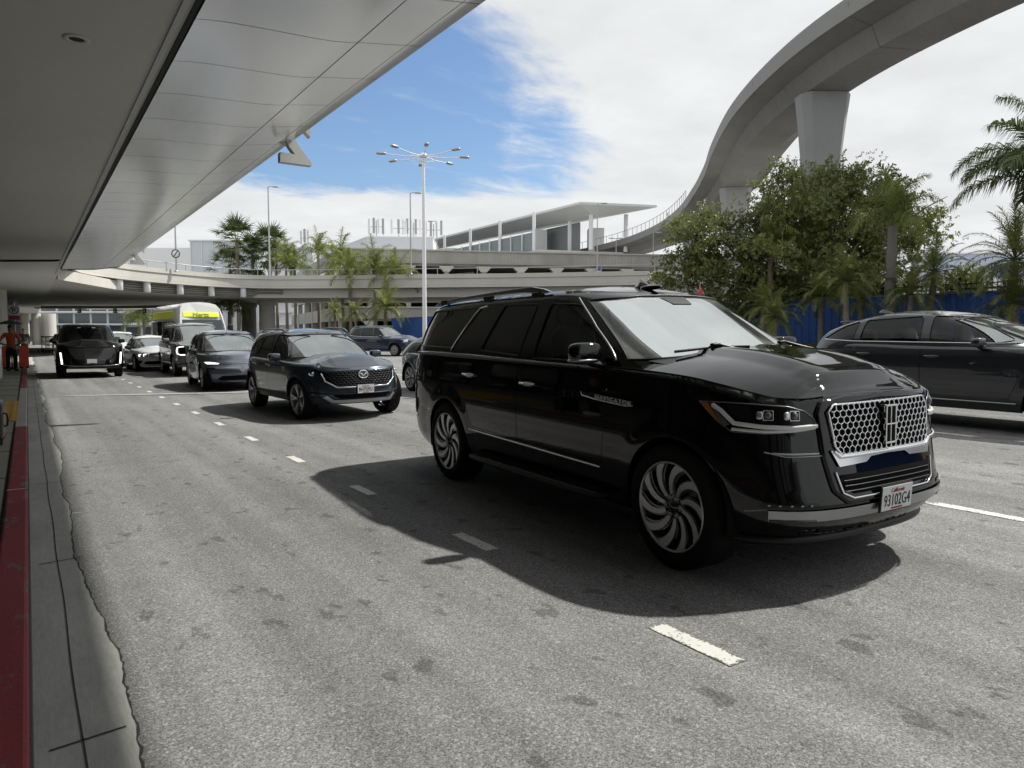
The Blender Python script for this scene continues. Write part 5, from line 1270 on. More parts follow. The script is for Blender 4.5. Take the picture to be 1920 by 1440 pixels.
for h in lamp(bm, bl, 'headlight', [('f', .44, .70), ('f', .80, .73), ('s', 1.92, .74), ('s', 1.95, .64), ('f', .72, .60), ('f', .46, .62)], M_DLENS, .006, .04):
    sd = 1 if h.data.vertices[0].co.y > 0 else -1; b = MB()
    for y in (.55, .70):
        P = bl.P(bl.pt(('f', sd * y, .665))[0], .665, .014)[0]; T = Matrix.Translation(P) @ Matrix.Rotation(R(90), 4, 'Z') @ Matrix.Rotation(R(90), 4, 'X')
        b.tube([(.055 * math.cos(a), .042 * math.sin(a), 0) for a in np.linspace(0, 2 * math.pi, 17)], .013, 6, 0, False, T)
    obj('running_lamp', b, M_DRL, h)
cpanel(bm, bl, 'lower_intake', [(0, .30), (.55, .30), (.62, .36), (.50, .43), (0, .43)], M_MBLK, .005, .08)
for h in lamp(bm, bl, 'air_curtain', [('f', .64, .46), ('f', .84, .47), ('f', .86, .34), ('f', .70, .33)], M_MBLK, .005, .06): pass
b = MB(); P = bl.P(0.0, .79, .01)[0]; T = Matrix.Translation(P) @ Matrix.Rotation(R(90), 4, 'Z') @ Matrix.Rotation(R(50), 4, 'X'); b.lathe([(.042, 0), (.042, .008), (.030, .010)], 20, 0, T); b.lathe([(.030, .009), (0, .011)], 4, 1, T); obj('emblem', b, [M_GBLK, mat('emblem_blue', (.05, .2, .6), .3)], bm)
wsu, wl_, wu, g_ = spec('', name='crossover', label='white crossover half hidden between the black SUV and the white sedan', W=1.9, front=.9, rear=1.0, wb=2.8, H=1.68, belt=1.08, nose=.95, cowlz=1.10, cowlx=1.0, headx=.1, loc=(3.75, 40.6), rz=-90, paint=P_WHI, zb=.28, mirror_mat=M_GBLK,
    wins=[[(-.12, 1.12), (.60, 1.10), (.66, 1.16), (.22, 1.52), (-.14, 1.55)], [(-1.15, 1.13), (-.24, 1.12), (-.26, 1.55), (-.95, 1.52)]])
for h in lamp(wsu, wl_, 'headlight', [('f', .60, .90), ('f', .84, .92), ('s', 1.95, .90), ('s', 2.0, .80), ('f', .62, .80)], M_DRL0, .006, .05): pass
cpanel(wsu, wl_, 'grille', [(0, .62), (.50, .62), (.56, .72), (.50, .84), (0, .85)], M_GBLK, .006, .08)

# --- black full size SUV at the kerb
cd, cl_, cu_, g_ = spec('', name='large_suv', label='big black SUV at the kerb with two upright light bars', W=2.06, front=.95, rear=1.25, wb=3.08, H=1.94, belt=1.24, nose=1.14, cowlz=1.28, cowlx=1.10, headx=.38, backx=-2.45, loc=(1.87, 31.3), rz=-90.5, Rt=.405, Rr=.29, paint=P_NAV, zb=.33, nm=(11, 3.2, 10, 3), unm=(9, 2.5, 9, 3),
    ws_mat=M_TINT, wins=[[(-.02, 1.30), (.66, 1.29), (.68, 1.40), (.38, 1.72), (0, 1.75)], [(-1.00, 1.31), (-.18, 1.30), (-.18, 1.75), (-.92, 1.75)], [(-2.25, 1.33), (-1.16, 1.31), (-1.08, 1.74), (-2.1, 1.72)]], spokes=6, wheel='double')
F = g_['F']
cpanel(cd, cl_, 'grille', [(0, .62), (.44, .62), (.66, .80), (.70, 1.04), (0, 1.06)], M_GBLK, .008, .08)
b = MB()
for i in range(-9, 10):
    for s_ in (1, -1):
        L = [('f', min(.64, max(-.64, i * .07 + s_ * (z - .84))), z) for z in np.linspace(.66, 1.03, 8)]; b.tube(cl_.line(L, 1, .08, .012), .004, 4)
obj('grille_mesh', b, M_BLK, cd)
for h in lamp(cd, cl_, 'headlight', [('f', .70, 1.08), ('f', .93, 1.07), ('f', .95, 1.0), ('f', .72, 1.01)], M_DLENS, .006, .05): pass
for h in lamp(cd, cl_, 'running_lamp', [('f', .885, .90), ('f', .935, .90), ('f', .90, .50), ('f', .85, .50)], M_DRL, .008, .05): pass
b = MB(); b.tube(cl_.line([('f', -.84, .47), ('f', -.5, .43), ('f', .5, .43), ('f', .84, .47)], 1, .06, .012), .014, 6); obj('bumper_blade', b, M_SAT, cd)
plate(cd, F + .03, .60, '', 0, None)
for y, z in ((-.26, 1.775), (.20, 1.775)):
    P = cu_.P(cu_.pt(('f', y, z))[0], z, .004)[0]; b = MB(); b.box(tuple(P), (.02, .11, .03)); obj('windscreen_sticker', b, M_WHITE, cd)

# --- shuttle bus
def P_at(px, d): return None
bus = thing('shuttle_bus', 'white shuttle bus with a yellow sign band above its windscreen', 'bus', (6.75, 39.0, .067), R(-87))
sec = [(1.0, .45), (1.08, .6), (1.10, 1.4), (1.09, 1.9), (1.04, 2.35), (.95, 2.72), (.80, 2.90), (.5, 2.97), (0, 3.0)]
b = MB(); rows = []
for x, k, dz, zf in ((3.05, .90, 0, .42), (2.98, .96, -.02, .5), (2.80, .99, 0, .6), (2.35, 1, 0, 1), (1.9, 1, 0, 1), (-3.4, 1, 0, 1), (-3.55, .97, 0, 1), (-3.6, .9, -.05, 1)):
    row = []
    for y, z in sec:
        zz = z + dz; sh_ = max(0, zz - 1.25) * .50 if x > 2 else 0
        row.append((x - sh_ * (1 if x > 2.5 else .6), y * k, zz))
    rows.append(row + [(a, -b_, c) for a, b_, c in reversed(row[:-1])])
b.grid(rows); b.add(rows[0], [tuple(range(len(rows[0])))]); b.add(rows[-1], [tuple(reversed(range(len(rows[-1]))))]); obj('body', b, P_WHI, bus)
def bx(x, y, z, sx, sy, sz, name, m, rx=0.0, bev=.03):
    q = MB(); q.box((0, 0, 0), (sx, sy, sz), 0, Matrix.Translation((x, y, z)) @ Matrix.Rotation(rx, 4, 'Y')); return obj(name, q, m, bus, bev)
tilt = -math.atan(.5)
M_YEL = mat('yellow_band', (.72, .78, .06), .5); M_GRN = mat('sign_lettering', (.22, .26, .03), .6)
bx(2.72, 0, 1.86, .05, 1.78, .66, 'windscreen', M_WS2 if 0 else mat('bus_glass', (.03, .035, .035), .08, spec=.8), tilt, .02)
sb = bx(2.47, 0, 2.395, .05, 1.62, .27, 'sign_band', M_YEL, tilt, .05)
q = MB(); T = Matrix.Translation((2.51, 0, 2.405)) @ Matrix.Rotation(tilt, 4, 'Y') @ Matrix.Rotation(R(90), 4, 'Z') @ Matrix.Rotation(R(90), 4, 'X'); add_text(q, 'Hertz', T, .74, .20, depth=.006, shear=.15, bold=.02); obj('lettering', q, M_GRN, sb)
for sd in (1, -1):
    for x0 in (-2.9, -1.7, -.5, .7): bx(x0 + .5, sd * 1.085, 1.75, 1.02, .03, .72, 'window', M_DTINT)
    bx(1.75, sd * 1.085, 1.75, .55, .03, .66, 'window', M_DTINT)
    bx(-.6, sd * 1.06, 2.40, 4.6, .05, .36, 'side_band', M_YEL); bx(-1.9, sd * 1.095, 1.05, 2.4, .03, .5, 'side_band', M_YEL)
    q = MB(); q.sell((2.55, sd * 1.30, 1.75), (.07, .13, .22), .5, 8); q.tube([(2.35, sd * 1.02, 1.6), (2.5, sd * 1.22, 1.65)], .03, 6); obj('mirror', q, M_BLK, bus)
    q = MB(); q.sell((3.0, sd * .78, .92), (.06, .17, .12), .6, 8); obj('headlight', q, M_DRL0, bus)
    for x in (2.05, -2.2): wheel(bus, (x, sd * 1.03, .37), .37, .22, sd, 'plain', .25, 0, 24, 6)
bx(2.94, 0, .95, .10, 1.1, .30, 'grille', M_GBLK); bx(3.0, 0, .55, .16, 1.9, .2, 'bumper', M_BLK)

# --- navy SUV across the lanes, the sedan between, the roofs behind
me_, el2, eu2, g_ = spec('', name='crossover', label='navy SUV with silver window line far across the lanes before the blue hoarding', W=1.95, front=.87, rear=1.05, wb=2.99, H=1.76, belt=1.10, nose=1.0, cowlz=1.14, cowlx=1.05, headx=.18, loc=(17.7, 39.75), rz=-65, Rt=.37, Rr=.265, paint=P_NVY, zb=.30, z=.23, wheel='plain',
    wins=[[(-.10, 1.14), (.62, 1.13), (.68, 1.2), (.26, 1.60), (-.12, 1.63)], [(-1.10, 1.16), (-.22, 1.14), (-.24, 1.63), (-1.0, 1.62)], [(-1.9, 1.22), (-1.22, 1.17), (-1.12, 1.61), (-1.55, 1.56)]], sp=.1)
chrome_line(me_, eu2, [('s', .70, 1.17), ('s', .62, 1.115), ('s', -1.2, 1.14), ('s', -1.95, 1.20)], M_CHR, .013); rails(me_, eu2, -1.9, .1, .68, M_SAT)
for h in lamp(me_, el2, 'headlight', [('f', .52, .96), ('f', .84, .97), ('s', 2.0, .95), ('s', 2.04, .83), ('f', .80, .80), ('f', .54, .84)], M_DRL0, .008, .05): pass
cpanel(me_, el2, 'grille', [(0, .62), (.40, .62), (.50, .72), (.44, .90), (0, .92)], M_GBLK, .006, .08)
cpanel(me_, el2, 'lower_intake', [(0, .40), (.6, .40), (.64, .50), (0, .52)], M_BLK, .006, .08)
sd_, sl2, su2, g_ = spec('', name='sedan', label='grey blue sedan mostly hidden behind the black SUV tail', cat='car', W=1.86, front=.92, rear=1.05, wb=2.85, H=1.46, belt=.94, nose=.80, cowlz=.98, cowlx=.95, headx=-.05, backx=-1.5, tailbelt=1.0, loc=(8.86, 15.0), rz=-90, Rt=.345, Rr=.255, paint=P_BLU, z=.03, zb=.22, wheel='double', spokes=7, wseg=40,
    wins=[[(-.15, .98), (.55, .97), (.68, 1.0), (.05, 1.31), (-.17, 1.33)], [(-1.15, 1.0), (-.25, .98), (-.27, 1.33), (-.90, 1.28)]])
for h in lamp(sd_, sl2, 'headlight', [('f', .60, .74), ('f', .80, .76), ('s', 1.80, .77), ('s', 1.95, .68), ('f', .62, .66)], M_DRL0, .006, .04): pass
cpanel(sd_, sl2, 'grille', [(0, .35), (.5, .35), (.58, .5), (.5, .62), (0, .64)], M_GBLK, .006, .08)
far = [('crossover', 'blue crossover with a dark tail behind the electric crossover', P_BLU, (11.6, 38.5), -72, .08), ('crossover', 'white crossover roof showing just behind the slate crossover', P_WHI, (15.5, 47), -85, .15),
       ('sedan', 'silver sedan far along the middle lane left of the shuttle bus', P_SIL, (7.2, 66), -90, 0), ('crossover', 'dark crossover under the far deck with one bright headlamp', P_DGR, (3.2, 92), -90, 0), ('crossover', 'pale blue crossover beyond the white sedan', P_TES, (4.5, 52), -90, 0),
       ('sedan', 'dark sedan parked below the palms left of the navy SUV', P_DGR, (21.5, 56), -60, .25), ('sedan', 'silver sedan behind the shuttle bus on the right', P_SIL, (13.2, 58), -90, .1)]
for nm, lb_, pn, lc, rz, z in far:
    h_ = 1.68 if nm == 'crossover' else 1.46; be = 1.06 if nm == 'crossover' else .93
    r0, l0, u0, g_ = spec('', name=nm, label=lb_, cat='SUV' if nm == 'crossover' else 'car', W=1.88, front=.88, rear=1.0, wb=2.8, H=h_, belt=be, nose=be - .12, cowlz=be + .03, cowlx=1.0, headx=.05, loc=lc, rz=rz, paint=pn, z=z, sp=.14, wseg=20, spokes=6, tailbelt=be + .04,
        wins=[[(-.12, be + .04), (.58, be + .03), (.64, be + .08), (.18, h_ - .15), (-.14, h_ - .12)], [(-1.15, be + .05), (-.24, be + .04), (-.26, h_ - .12), (-.95, h_ - .16)]])
    for h in lamp(r0, l0, 'headlight', [('f', .58, be - .16), ('f', .84, be - .14), ('s', 1.9, be - .16), ('f', .82, be - .28), ('f', .60, be - .26)], M_DRL if 'bright' in lb_ else M_DRL0, .008, .06): pass
    cpanel(r0, l0, 'grille', [(0, .5), (.45, .5), (.5, be - .28), (0, be - .25)], M_GBLK, .006, .1)

# --- dark crossover leaving the frame on the right
rc, rl, ru, g_ = spec('', name='crossover', label='dark grey fastback crossover cut by the right edge of the picture', W=1.96, front=.92, rear=1.0, wb=3.0, H=1.72, belt=1.20, nose=1.02, cowlz=1.22, cowlx=1.05, headx=.10, backx=-1.85, tailbelt=1.24, fast=.13, loc=(12.0, 5.15), rz=-91.5, Rt=.39, Rr=.29, paint=P_DGR, z=.10, zb=.30, sp=.06,
    nm=(5, 2.5, 5, 2.5), unm=(7, 2.5, 6, 2.4), glass=[M_TINT, M_TINT, M_DTINT], mirror_mat=P_DGR, wseg=40,
    wins=[[(-.20, 1.25), (.72, 1.245), (.84, 1.28), (.20, 1.61), (-.22, 1.635)], [(-1.30, 1.265), (-.34, 1.25), (-.36, 1.635), (-1.25, 1.585)], [(-1.98, 1.29), (-1.42, 1.265), (-1.36, 1.575), (-1.60, 1.50)]],
    doors=[[('s', -.28, .48), ('s', .90, .48), ('s', 1.0, .7), ('s', 1.02, 1.14), ('s', -.28, 1.14)], [('s', -1.0, .48), ('s', -.29, .48), ('s', -.29, 1.14), ('s', -1.38, 1.14), ('s', -1.3, .86)]], handles=[(-.12, 1.045), (-1.18, 1.065)], handle_mat=M_GBLK)
chrome_line(rc, ru, [('s', -1.96, 1.285), ('s', -1.4, 1.255), ('s', .86, 1.235)], M_CHR, .007)
chrome_line(rc, rl, [('s', -1.0, .42), ('s', 1.0, .42)], M_SAT, .012)
b = MB(); P0 = ru.P(4.0, 1.56)[0]; b.sell((-1.66, 0, 1.565), (.22, .60, .018), .35, 12); obj('spoiler', b, P_DGR, rc)
b = MB(); b.grid([[(u - 1.35, -.015, 1.70), (u - 1.35, 0, 1.70 + h), (u - 1.35, .015, 1.70)] for u, h in ((-.14, .03), (-.08, .07), (0, .04), (.12, .0))]); obj('roof_aerial', b, P_DGR, rc)

# ------------------------------------------------------------------ palms and trees
M_BARK = mat('palm_bark', rough=.9, build=grime((.20, .175, .14), .30, 3, (1, 1, 5), 14, .01))
M_BARKD = mat('tree_bark', rough=.9, build=grime((.11, .09, .07), .3, 3))
M_BOOT = mat('palm_boot', rough=.9, build=grime((.10, .075, .045), .4, 5))
M_QUEEN = mat('queen_palm_leaf', rough=.5, spec=.35, build=leafy((.09, .125, .034), (.27, .30, .075)))
M_DATE = mat('date_palm_leaf', rough=.5, spec=.35, build=leafy((.10, .13, .04), (.29, .31, .095)))
M_FAN = mat('fan_palm_leaf', rough=.5, spec=.35, build=leafy((.030, .048, .018), (.10, .125, .04)))
M_FIC = mat('glossy_tree_leaf', rough=.42, spec=.45, build=leafy((.085, .11, .036), (.26, .285, .09), .5))
M_KING = mat('drooping_palm_leaf', rough=.45, spec=.4, build=leafy((.06, .09, .036), (.16, .20, .07)))
M_STRAW = mat('dry_leaf', (.22, .16, .08), .8)

def leaf(V, Fc, p, d, up, L, w, droop, seg=2):
    """one narrow leaflet as a folded strip"""
    s = d.cross(up); s = s.normalized() if s.length > 1e-6 else Vector((1, 0, 0))
    o = len(V); q = p.copy(); dd = d.copy()
    for i in range(seg + 1):
        k = w * (1 - i / seg) * (1 if i else .6) + .0015
        V.append(q + s * k); V.append(q - s * k)
        if i < seg: q = q + dd * (L / seg); dd = (dd + Vector((0, 0, -droop))).normalized()
    for i in range(seg): a = o + 2 * i; Fc.append((a, a + 1, a + 3, a + 2))
def frond(V, Fc, base, az, el, L, bend, n, ll, lw, ldroop, rr, spread=60, plumose=.35, tipk=.35):
    d = Vector((math.cos(az) * math.cos(el), math.sin(az) * math.cos(el), math.sin(el))); p = Vector(base); side = Vector((-math.sin(az), math.cos(az), 0)) 
    pts = [p.copy()]; steps = 14
    for i in range(steps):
        p = p + d * (L / steps); pts.append(p.copy())
        d = (d + Vector((0, 0, -bend / steps * (.4 + 1.4 * i / steps)))).normalized()
    # rachis
    o = len(V)
    for i, q in enumerate(pts):
        t = .016 * (1 - i / steps) + .004; V.append(q + side * t); V.append(q - side * t); V.append(q + Vector((0, 0, -t * 1.4)))
    for i in range(steps):
        a = o + 3 * i
        for u, v in ((0, 1), (1, 2), (2, 0)): Fc.append((a + u, a + v, a + 3 + v, a + 3 + u))
    for i in range(n):
        u = .14 + .86 * (i + .5) / n; x = u * steps; k = min(int(x), steps - 1); q = pts[k].lerp(pts[k + 1], x - k); t = (pts[k + 1] - pts[k]).normalized()
        prof = math.sin(math.pi * min(1, max(.12, u ** .8))) * (1 - tipk) + tipk
        for sg in (-1, 1):
            a = R(spread * (1 - .45 * u) + rr.uniform(-8, 8))
            nrm = side.cross(t).normalized()
            dd = (t * math.cos(a) + side * sg * math.sin(a) + nrm * rr.uniform(-plumose, plumose)).normalized()
            leaf(V, Fc, q, dd, nrm, ll * prof * rr.uniform(.8, 1.1), lw, ldroop * rr.uniform(.6, 1.3))
def mesh_of(name, V, Fc, m):
    me = bpy.data.meshes.new(name); me.from_pydata([tuple(v) for v in V], [], Fc); me.materials.append(m); me.update(); return me
def crown_mesh(seed, n, L, bend, nl, ll, lw, ldroop, el0, el1, m, **k):
    rr = random.Random(seed); V, Fc = [], []
    for i in range(n):
        u = i / (n - 1); az = i * 2.399 + rr.uniform(-.3, .3); el = R(el0 + (el1 - el0) * u + rr.uniform(-8, 8))
        frond(V, Fc, (0, 0, .12 * (1 - u)), az, el, L * rr.uniform(.85, 1.08), bend * rr.uniform(.8, 1.25), nl, ll, lw, ldroop, rr, **k)
    return mesh_of('crown', V, Fc, m)
def fan_mesh(seed, n, m):
    rr = random.Random(seed); V, Fc = [], []
    for i in range(n):
        u = i / (n - 1); az = i * 2.399 + rr.uniform(-.3, .3); el = R(80 - 130 * u + rr.uniform(-10, 10))
        d = Vector((math.cos(az) * math.cos(el), math.sin(az) * math.cos(el), math.sin(el))); L = rr.uniform(.9, 1.3); c = d * L
        side = Vector((-math.sin(az), math.cos(az), 0)); nrm = side.cross(d)
        o = len(V); V += [Vector((0, 0, 0)) + side * .02, -side * .02, c + side * .015, c - side * .015]; Fc.append((o, o + 1, o + 3, o + 2))
        for j in range(17):
            a = R(-105 + 210 * j / 16); dd = (d * math.cos(a) + side * math.sin(a) + nrm * rr.uniform(-.12, .12)).normalized()
            leaf(V, Fc, c, dd, nrm, rr.uniform(.75, .95) * (1 - .25 * abs(a) / 1.8), .055, .35 + .3 * (u > .6))
    return mesh_of('crown', V, Fc, m)
QUEEN = [crown_mesh(s, 18, 2.7, 2.3, 48, .66, .030, .75, 82, 15, M_QUEEN, plumose=.7) for s in (1, 2)]
DATE = [crown_mesh(s, 34, 1.35, 1.7, 34, .29, .013, .25, 80, -18, M_DATE, spread=58, plumose=.25) for s in (3, 4, 5)]
BIGD = crown_mesh(6, 38, 1.75, 1.6, 40, .36, .014, .28, 82, -25, M_DATE, spread=58, plumose=.3)
KING = crown_mesh(8, 24, 2.5, 2.1, 96, .72, .026, 1.9, 80, 18, M_KING, spread=66, plumose=.35, tipk=.4)
LIME = crown_mesh(9, 13, 1.9, 2.6, 46, .60, .024, 1.3, 84, 30, M_QUEEN, plumose=.5)
FAN = [fan_mesh(s, 34, M_FAN) for s in (11, 12)]
def palm(name, lab, x, y, z0, h, crown, r0, r1, scale=1.0, rz=0.0, group=None, lean=(0, 0), boots=False, bark=None, bulge=False):
    t = thing(name, lab, 'palm', (x, y, z0), rz, group)
    b = MB(); n = 12; path = []; rad = []
    for i in range(n + 1):
        u = i / n; path.append((lean[0] * u * u, lean[1] * u * u, h * u - .05)); rad.append((r0 + (r1 - r0) * u) * (1 + .05 * math.sin(i * 2.2)) * (1.35 if bulge and u > .8 else 1))
    b.tube(path, rad, 10); obj('trunk', b, bark or M_BARK, t)
    if boots:
        b = MB(); rr = random.Random(int(x * 100 + y))
        for i in range(46):
            u = .35 + .65 * i / 46; a = i * 2.4; p = Vector((lean[0] * u * u, lean[1] * u * u, h * u)); d = Vector((math.cos(a), math.sin(a), .9))
            b.tube([p, p + d * rr.uniform(.07, .13)], [.035, .008], 4)
        obj('leaf_bases', b, M_BOOT, t)
    c = link('crown', crown, t); c.location = (lean[0], lean[1], h - .03); c.scale = (scale,) * 3; c.rotation_euler = (0, 0, rz * 2.3 + x)
    return t
GQ = 'queen palms in front of the ramp'; GD = 'short date palms along the blue hoarding'; GF = 'fan palms behind the ramp'
for k, (px, dep, zc, l, sc) in enumerate(((646, 70, 8.9, 'tallest queen palm standing leftmost in front of the ramp', 1.3), (659, 66, 7.4, 'slim queen palm second from the left before the ramp', 1.1), (706, 66, 7.9, 'queen palm with a twin stem third from the left before the ramp', 1.2), (744, 66, 7.2, 'darkest queen palm beside the white mast', 1.2))):
    p = CL((px - 960) / 1345 * dep, dep, 0); palm('queen_palm', l, p[0], p[1], .2, zc - .9, QUEEN[k % 2], .17, .11, sc, k * 1.3, GQ, (-.3 + .2 * k, .1))
for k, (px, dep, zc, l, sc) in enumerate(((630, 60, 3.4, 'date palm at the left end of the row before the parking structure', 1.0), (668, 56, 3.2, 'double date palm between the queen palm trunks', 1.0), (722, 58, 3.6, 'widest date palm below the queen palms', 1.7), (1452, 25.5, 2.15, 'date palm whose crown shows right above the SUV bonnet', .85), (1432, 27.5, 2.6, 'date palm beside the windscreen pillar before the big tree', .9), (1537, 27, 2.95, 'date palm with a bluish crown before the hoarding', .95), (1585, 24.5, 3.35, 'leaning date palm with orange leaf tips before the tree', 1.0),
        (1612, 25.5, 2.7, 'small date palm left of the thick grey palm trunk', .8), (1702, 23.6, 2.85, 'low date palm right of the thick grey palm trunk', .9), (1738, 24, 3.55, 'date palm with a bulging neck right of the grey trunk', 1.0), (1905, 21.5, 2.45, 'low date palm at the right edge under a bigger one', 1.0))):
    p = CL((px - 960) / 1345 * dep, dep, 0); z0 = mz(p[0]) - .05 if p[0] < 40 and p[1] < 58 else .2
    palm('date_palm', l, p[0], p[1], z0, zc - z0, DATE[k % 3], .11, .085, sc, k * .9, GD, (.12 * math.sin(k * 2), .1 * math.cos(k)), True)
p = CL((1893 - 960) / 1345 * 21.8, 21.8, 0); palm('date_palm', 'largest date palm with a round crown at the far right', p[0], p[1], mz(p[0]) - .05, 2.75, BIGD, .15, .12, 1.0, 1.0, GD, (0, 0), True)
p = CL((1664 - 960) / 1345 * 24.2, 24.2, 0); palm('king_palm', 'palm with a thick smooth grey trunk and hanging lime fronds', p[0], p[1], mz(p[0]) - .05, 4.3, LIME, .19, .15, 1.0, .4, None, (.10, 0), False, mat('grey_palm_bark', rough=.85, build=grime((.17, .16, .15), .2, 4, (1, 1, 6), 10)))
p = CL((1440 - 960) / 1345 * 29, 29, 0); palm('king_palm', 'slender palm with hanging seed strands inside the big tree', p[0], p[1], .9, 4.0, LIME, .12, .10, .95, 2.0)
p = CL((1972 - 960) / 1345 * 19.0, 19.0, 0); palm('feather_palm', 'palm whose dark drooping fronds reach in from the right edge', p[0], p[1], mz(p[0]) - .05, 4.75, KING, .22, .17, 1.15, .62)
for k, (px, dep, zc, l, sc) in enumerate(((450, 86, 12.6, 'tall fan palm at the left of the clump behind the ramp', 1.9), (478, 90, 11.0, 'broad dark fan palm in the middle of the clump behind the ramp', 2.0), (510, 88, 12.0, 'fan palm right of the lamp post behind the ramp', 1.9), (436, 92, 10.0, 'low fan palm at the left edge of the clump', 1.8))):
    p = CL((px - 960) / 1345 * dep, dep, 0); palm('fan_palm', l, p[0], p[1], 0, zc - .2, FAN[k % 2], .28, .2, sc, k, GF)
for px, dep, zc, l, sc in ((540, 84, 10.6, 'yellow green queen palm right of the fan palms', 1.25), (556, 87, 10.2, 'low yellow green queen palm at the corner of the parking structure', 1.1), (522, 90, 12.6, 'thin queen palm rising above the fan palms', 1.1), (600, 80, 11.2, 'pale feathery queen palm before the parking structure corner', 1.1)):
    p = CL((px - 960) / 1345 * dep, dep, 0); palm('queen_palm', l, p[0], p[1], 0, zc - .8, QUEEN[int(px) % 2], .2, .14, sc, px, GF)
for px, dep, zc, l, sc in ((432, 70, 4.3, 'ragged palm right of the shuttle bus under the ramp', 1.2), (272, 110, 5.2, 'bright green palm beyond the white sedan', 1.5), (262, 118, 4.0, 'lower green palm beyond the white sedan', 1.5)):
    p = CL((px - 960) / 1345 * dep, dep, 0); palm('queen_palm', l, p[0], p[1], 0, zc - .5, QUEEN[0], .2, .14, sc, px)

# the big broad-leaved tree behind the hoarding
def leafy_tree(name, lab, base, limbs, lobes, nspr, lsz, seed, m=M_FIC, trunk_r=.28):
    rr = random.Random(seed); t = thing(name, lab, 'tree', base); B0 = Vector(base)
    b = MB(); tips = []
    for (tip, mid) in limbs:
        P = [Vector((0, 0, 0)), Vector((0, 0, 1.2)), Vector([float(q) for q in mid]) - B0, Vector([float(q) for q in tip]) - B0]
        L = [P[0].lerp(P[1], u / 3) for u in range(3)] + [Vector((1 - u)**2 * P[1] + 2 * u * (1 - u) * P[2] + u * u * P[3]) for u in [i / 8 for i in range(9)]]
        b.tube(L, [trunk_r * (1 - .085 * i) for i in range(len(L))], 8); tips.append(L)
        for k in range(9):
            s = L[rr.randint(5, len(L) - 1)]; e = s + Vector((rr.gauss(0, 1), rr.gauss(0, 1), rr.gauss(.5, .6))).normalized() * rr.uniform(1.0, 2.2)
            b.tube([s, s.lerp(e, .5) + Vector((0, 0, .15)), e], [.05, .035, .012], 5)
    obj('trunk', b, M_BARKD, t)
    V, Fc = [], []; tot = sum(w for *_, w in lobes)
    for (c, r, w) in lobes:
        n = int(nspr * w / tot); cl = []
        for _ in range(max(8, n // 34)):                 # clumps on a lumpy shell, the gaps between them stay open
            d = Vector((rr.gauss(0, 1), rr.gauss(0, 1), rr.gauss(0, 1))).normalized(); k = rr.uniform(.55, 1.08) if rr.random() < .8 else rr.uniform(.1, .6)
            cl.append((Vector((c[0] + d.x * r[0] * k, c[1] + d.y * r[1] * k, c[2] + d.z * r[2] * k)) - B0, d, rr.uniform(.28, .62)))
        for i in range(n):
            cc, d, cr_ = cl[i % len(cl)]
            q = cc + Vector((rr.gauss(0, 1), rr.gauss(0, 1), rr.gauss(0, .75))) * cr_ * .62
            ax = (d + Vector((rr.gauss(0, .6), rr.gauss(0, .6), rr.gauss(.25, .5)))).normalized()
            for j in range(6):
                a = j * 1.05 + rr.random(); s1 = ax.orthogonal().normalized(); s2 = ax.cross(s1)
                dd = (ax * rr.uniform(.2, .9) + s1 * math.cos(a) + s2 * math.sin(a)).normalized()
                L = lsz * rr.uniform(.7, 1.2); w_ = L * .27; sd_ = dd.cross(ax).normalized(); nn = ax * .12 * L
                o = len(V); V += [q, q + dd * L * .5 + sd_ * w_ + nn, q + dd * L, q + dd * L * .5 - sd_ * w_ + nn]; Fc.append((o, o + 1, o + 2, o + 3))
                q = q + ax * .035
    c = link('crown', mesh_of('crown', V, Fc, m), t)
    return t
def TP(px, py, dep):
    z = 1.507 + (628 - py) / 1345 * dep; p = CL((px - 960) / 1345 * dep, dep, z); return p
def LB(px, py, dep, r, w): k = dep / 1345; return (TP(px, py, dep), (r * k, r * k * 1.1, r * k * .85), w)
base = TP(1490, 600, 31); base = (base[0], base[1], .6)
lobes = [LB(1500, 420, 31, 118, 9), LB(1560, 395, 32, 100, 7), LB(1420, 470, 30, 105, 7), LB(1330, 480, 31, 82, 5), LB(1280, 500, 32, 55, 2.6), LB(1640, 440, 31, 92, 6), LB(1560, 490, 30, 110, 6), LB(1680, 430, 31, 55, 2.6), LB(1460, 545, 30, 80, 4), LB(1370, 545, 31, 62, 2.6), LB(1580, 560, 30, 66, 2.6), LB(1555, 362, 31, 54, 2.6), LB(1650, 385, 31.5, 50, 2.0), LB(1470, 385, 30, 70, 3), LB(1300, 440, 31.5, 40, 1.4), LB(1640, 520, 31, 60, 2)]
limbs = [(TP(a, b_, d), TP((a + 1490) / 2, (b_ + 620) / 2, d)) for a, b_, d in ((1500, 360, 31), (1600, 370, 32), (1350, 450, 31), (1680, 430, 31), (1420, 430, 29), (1560, 470, 33))]
leafy_tree('broadleaf_tree', 'big olive green broad leaved tree behind the blue hoarding', base, limbs, lobes, 18000, .135, 21)
p = TP(1805, 570, 33); leafy_tree('shrub_tree', 'small round clipped tree behind the iron pickets at the right', (p[0], p[1], .8), [(TP(1805, 530, 33), TP(1806, 550, 33))], [LB(1805, 535, 33, 34, 3)], 700, .13, 5, trunk_r=.10)
p = TP(1700, 590, 30); leafy_tree('shrub_tree', 'dark green bush behind the palms at the hoarding', (p[0], p[1], .8), [(TP(1640, 560, 30), TP(1660, 580, 30))], [LB(1625, 575, 30, 40, 3)], 500, .14, 6, trunk_r=.08)
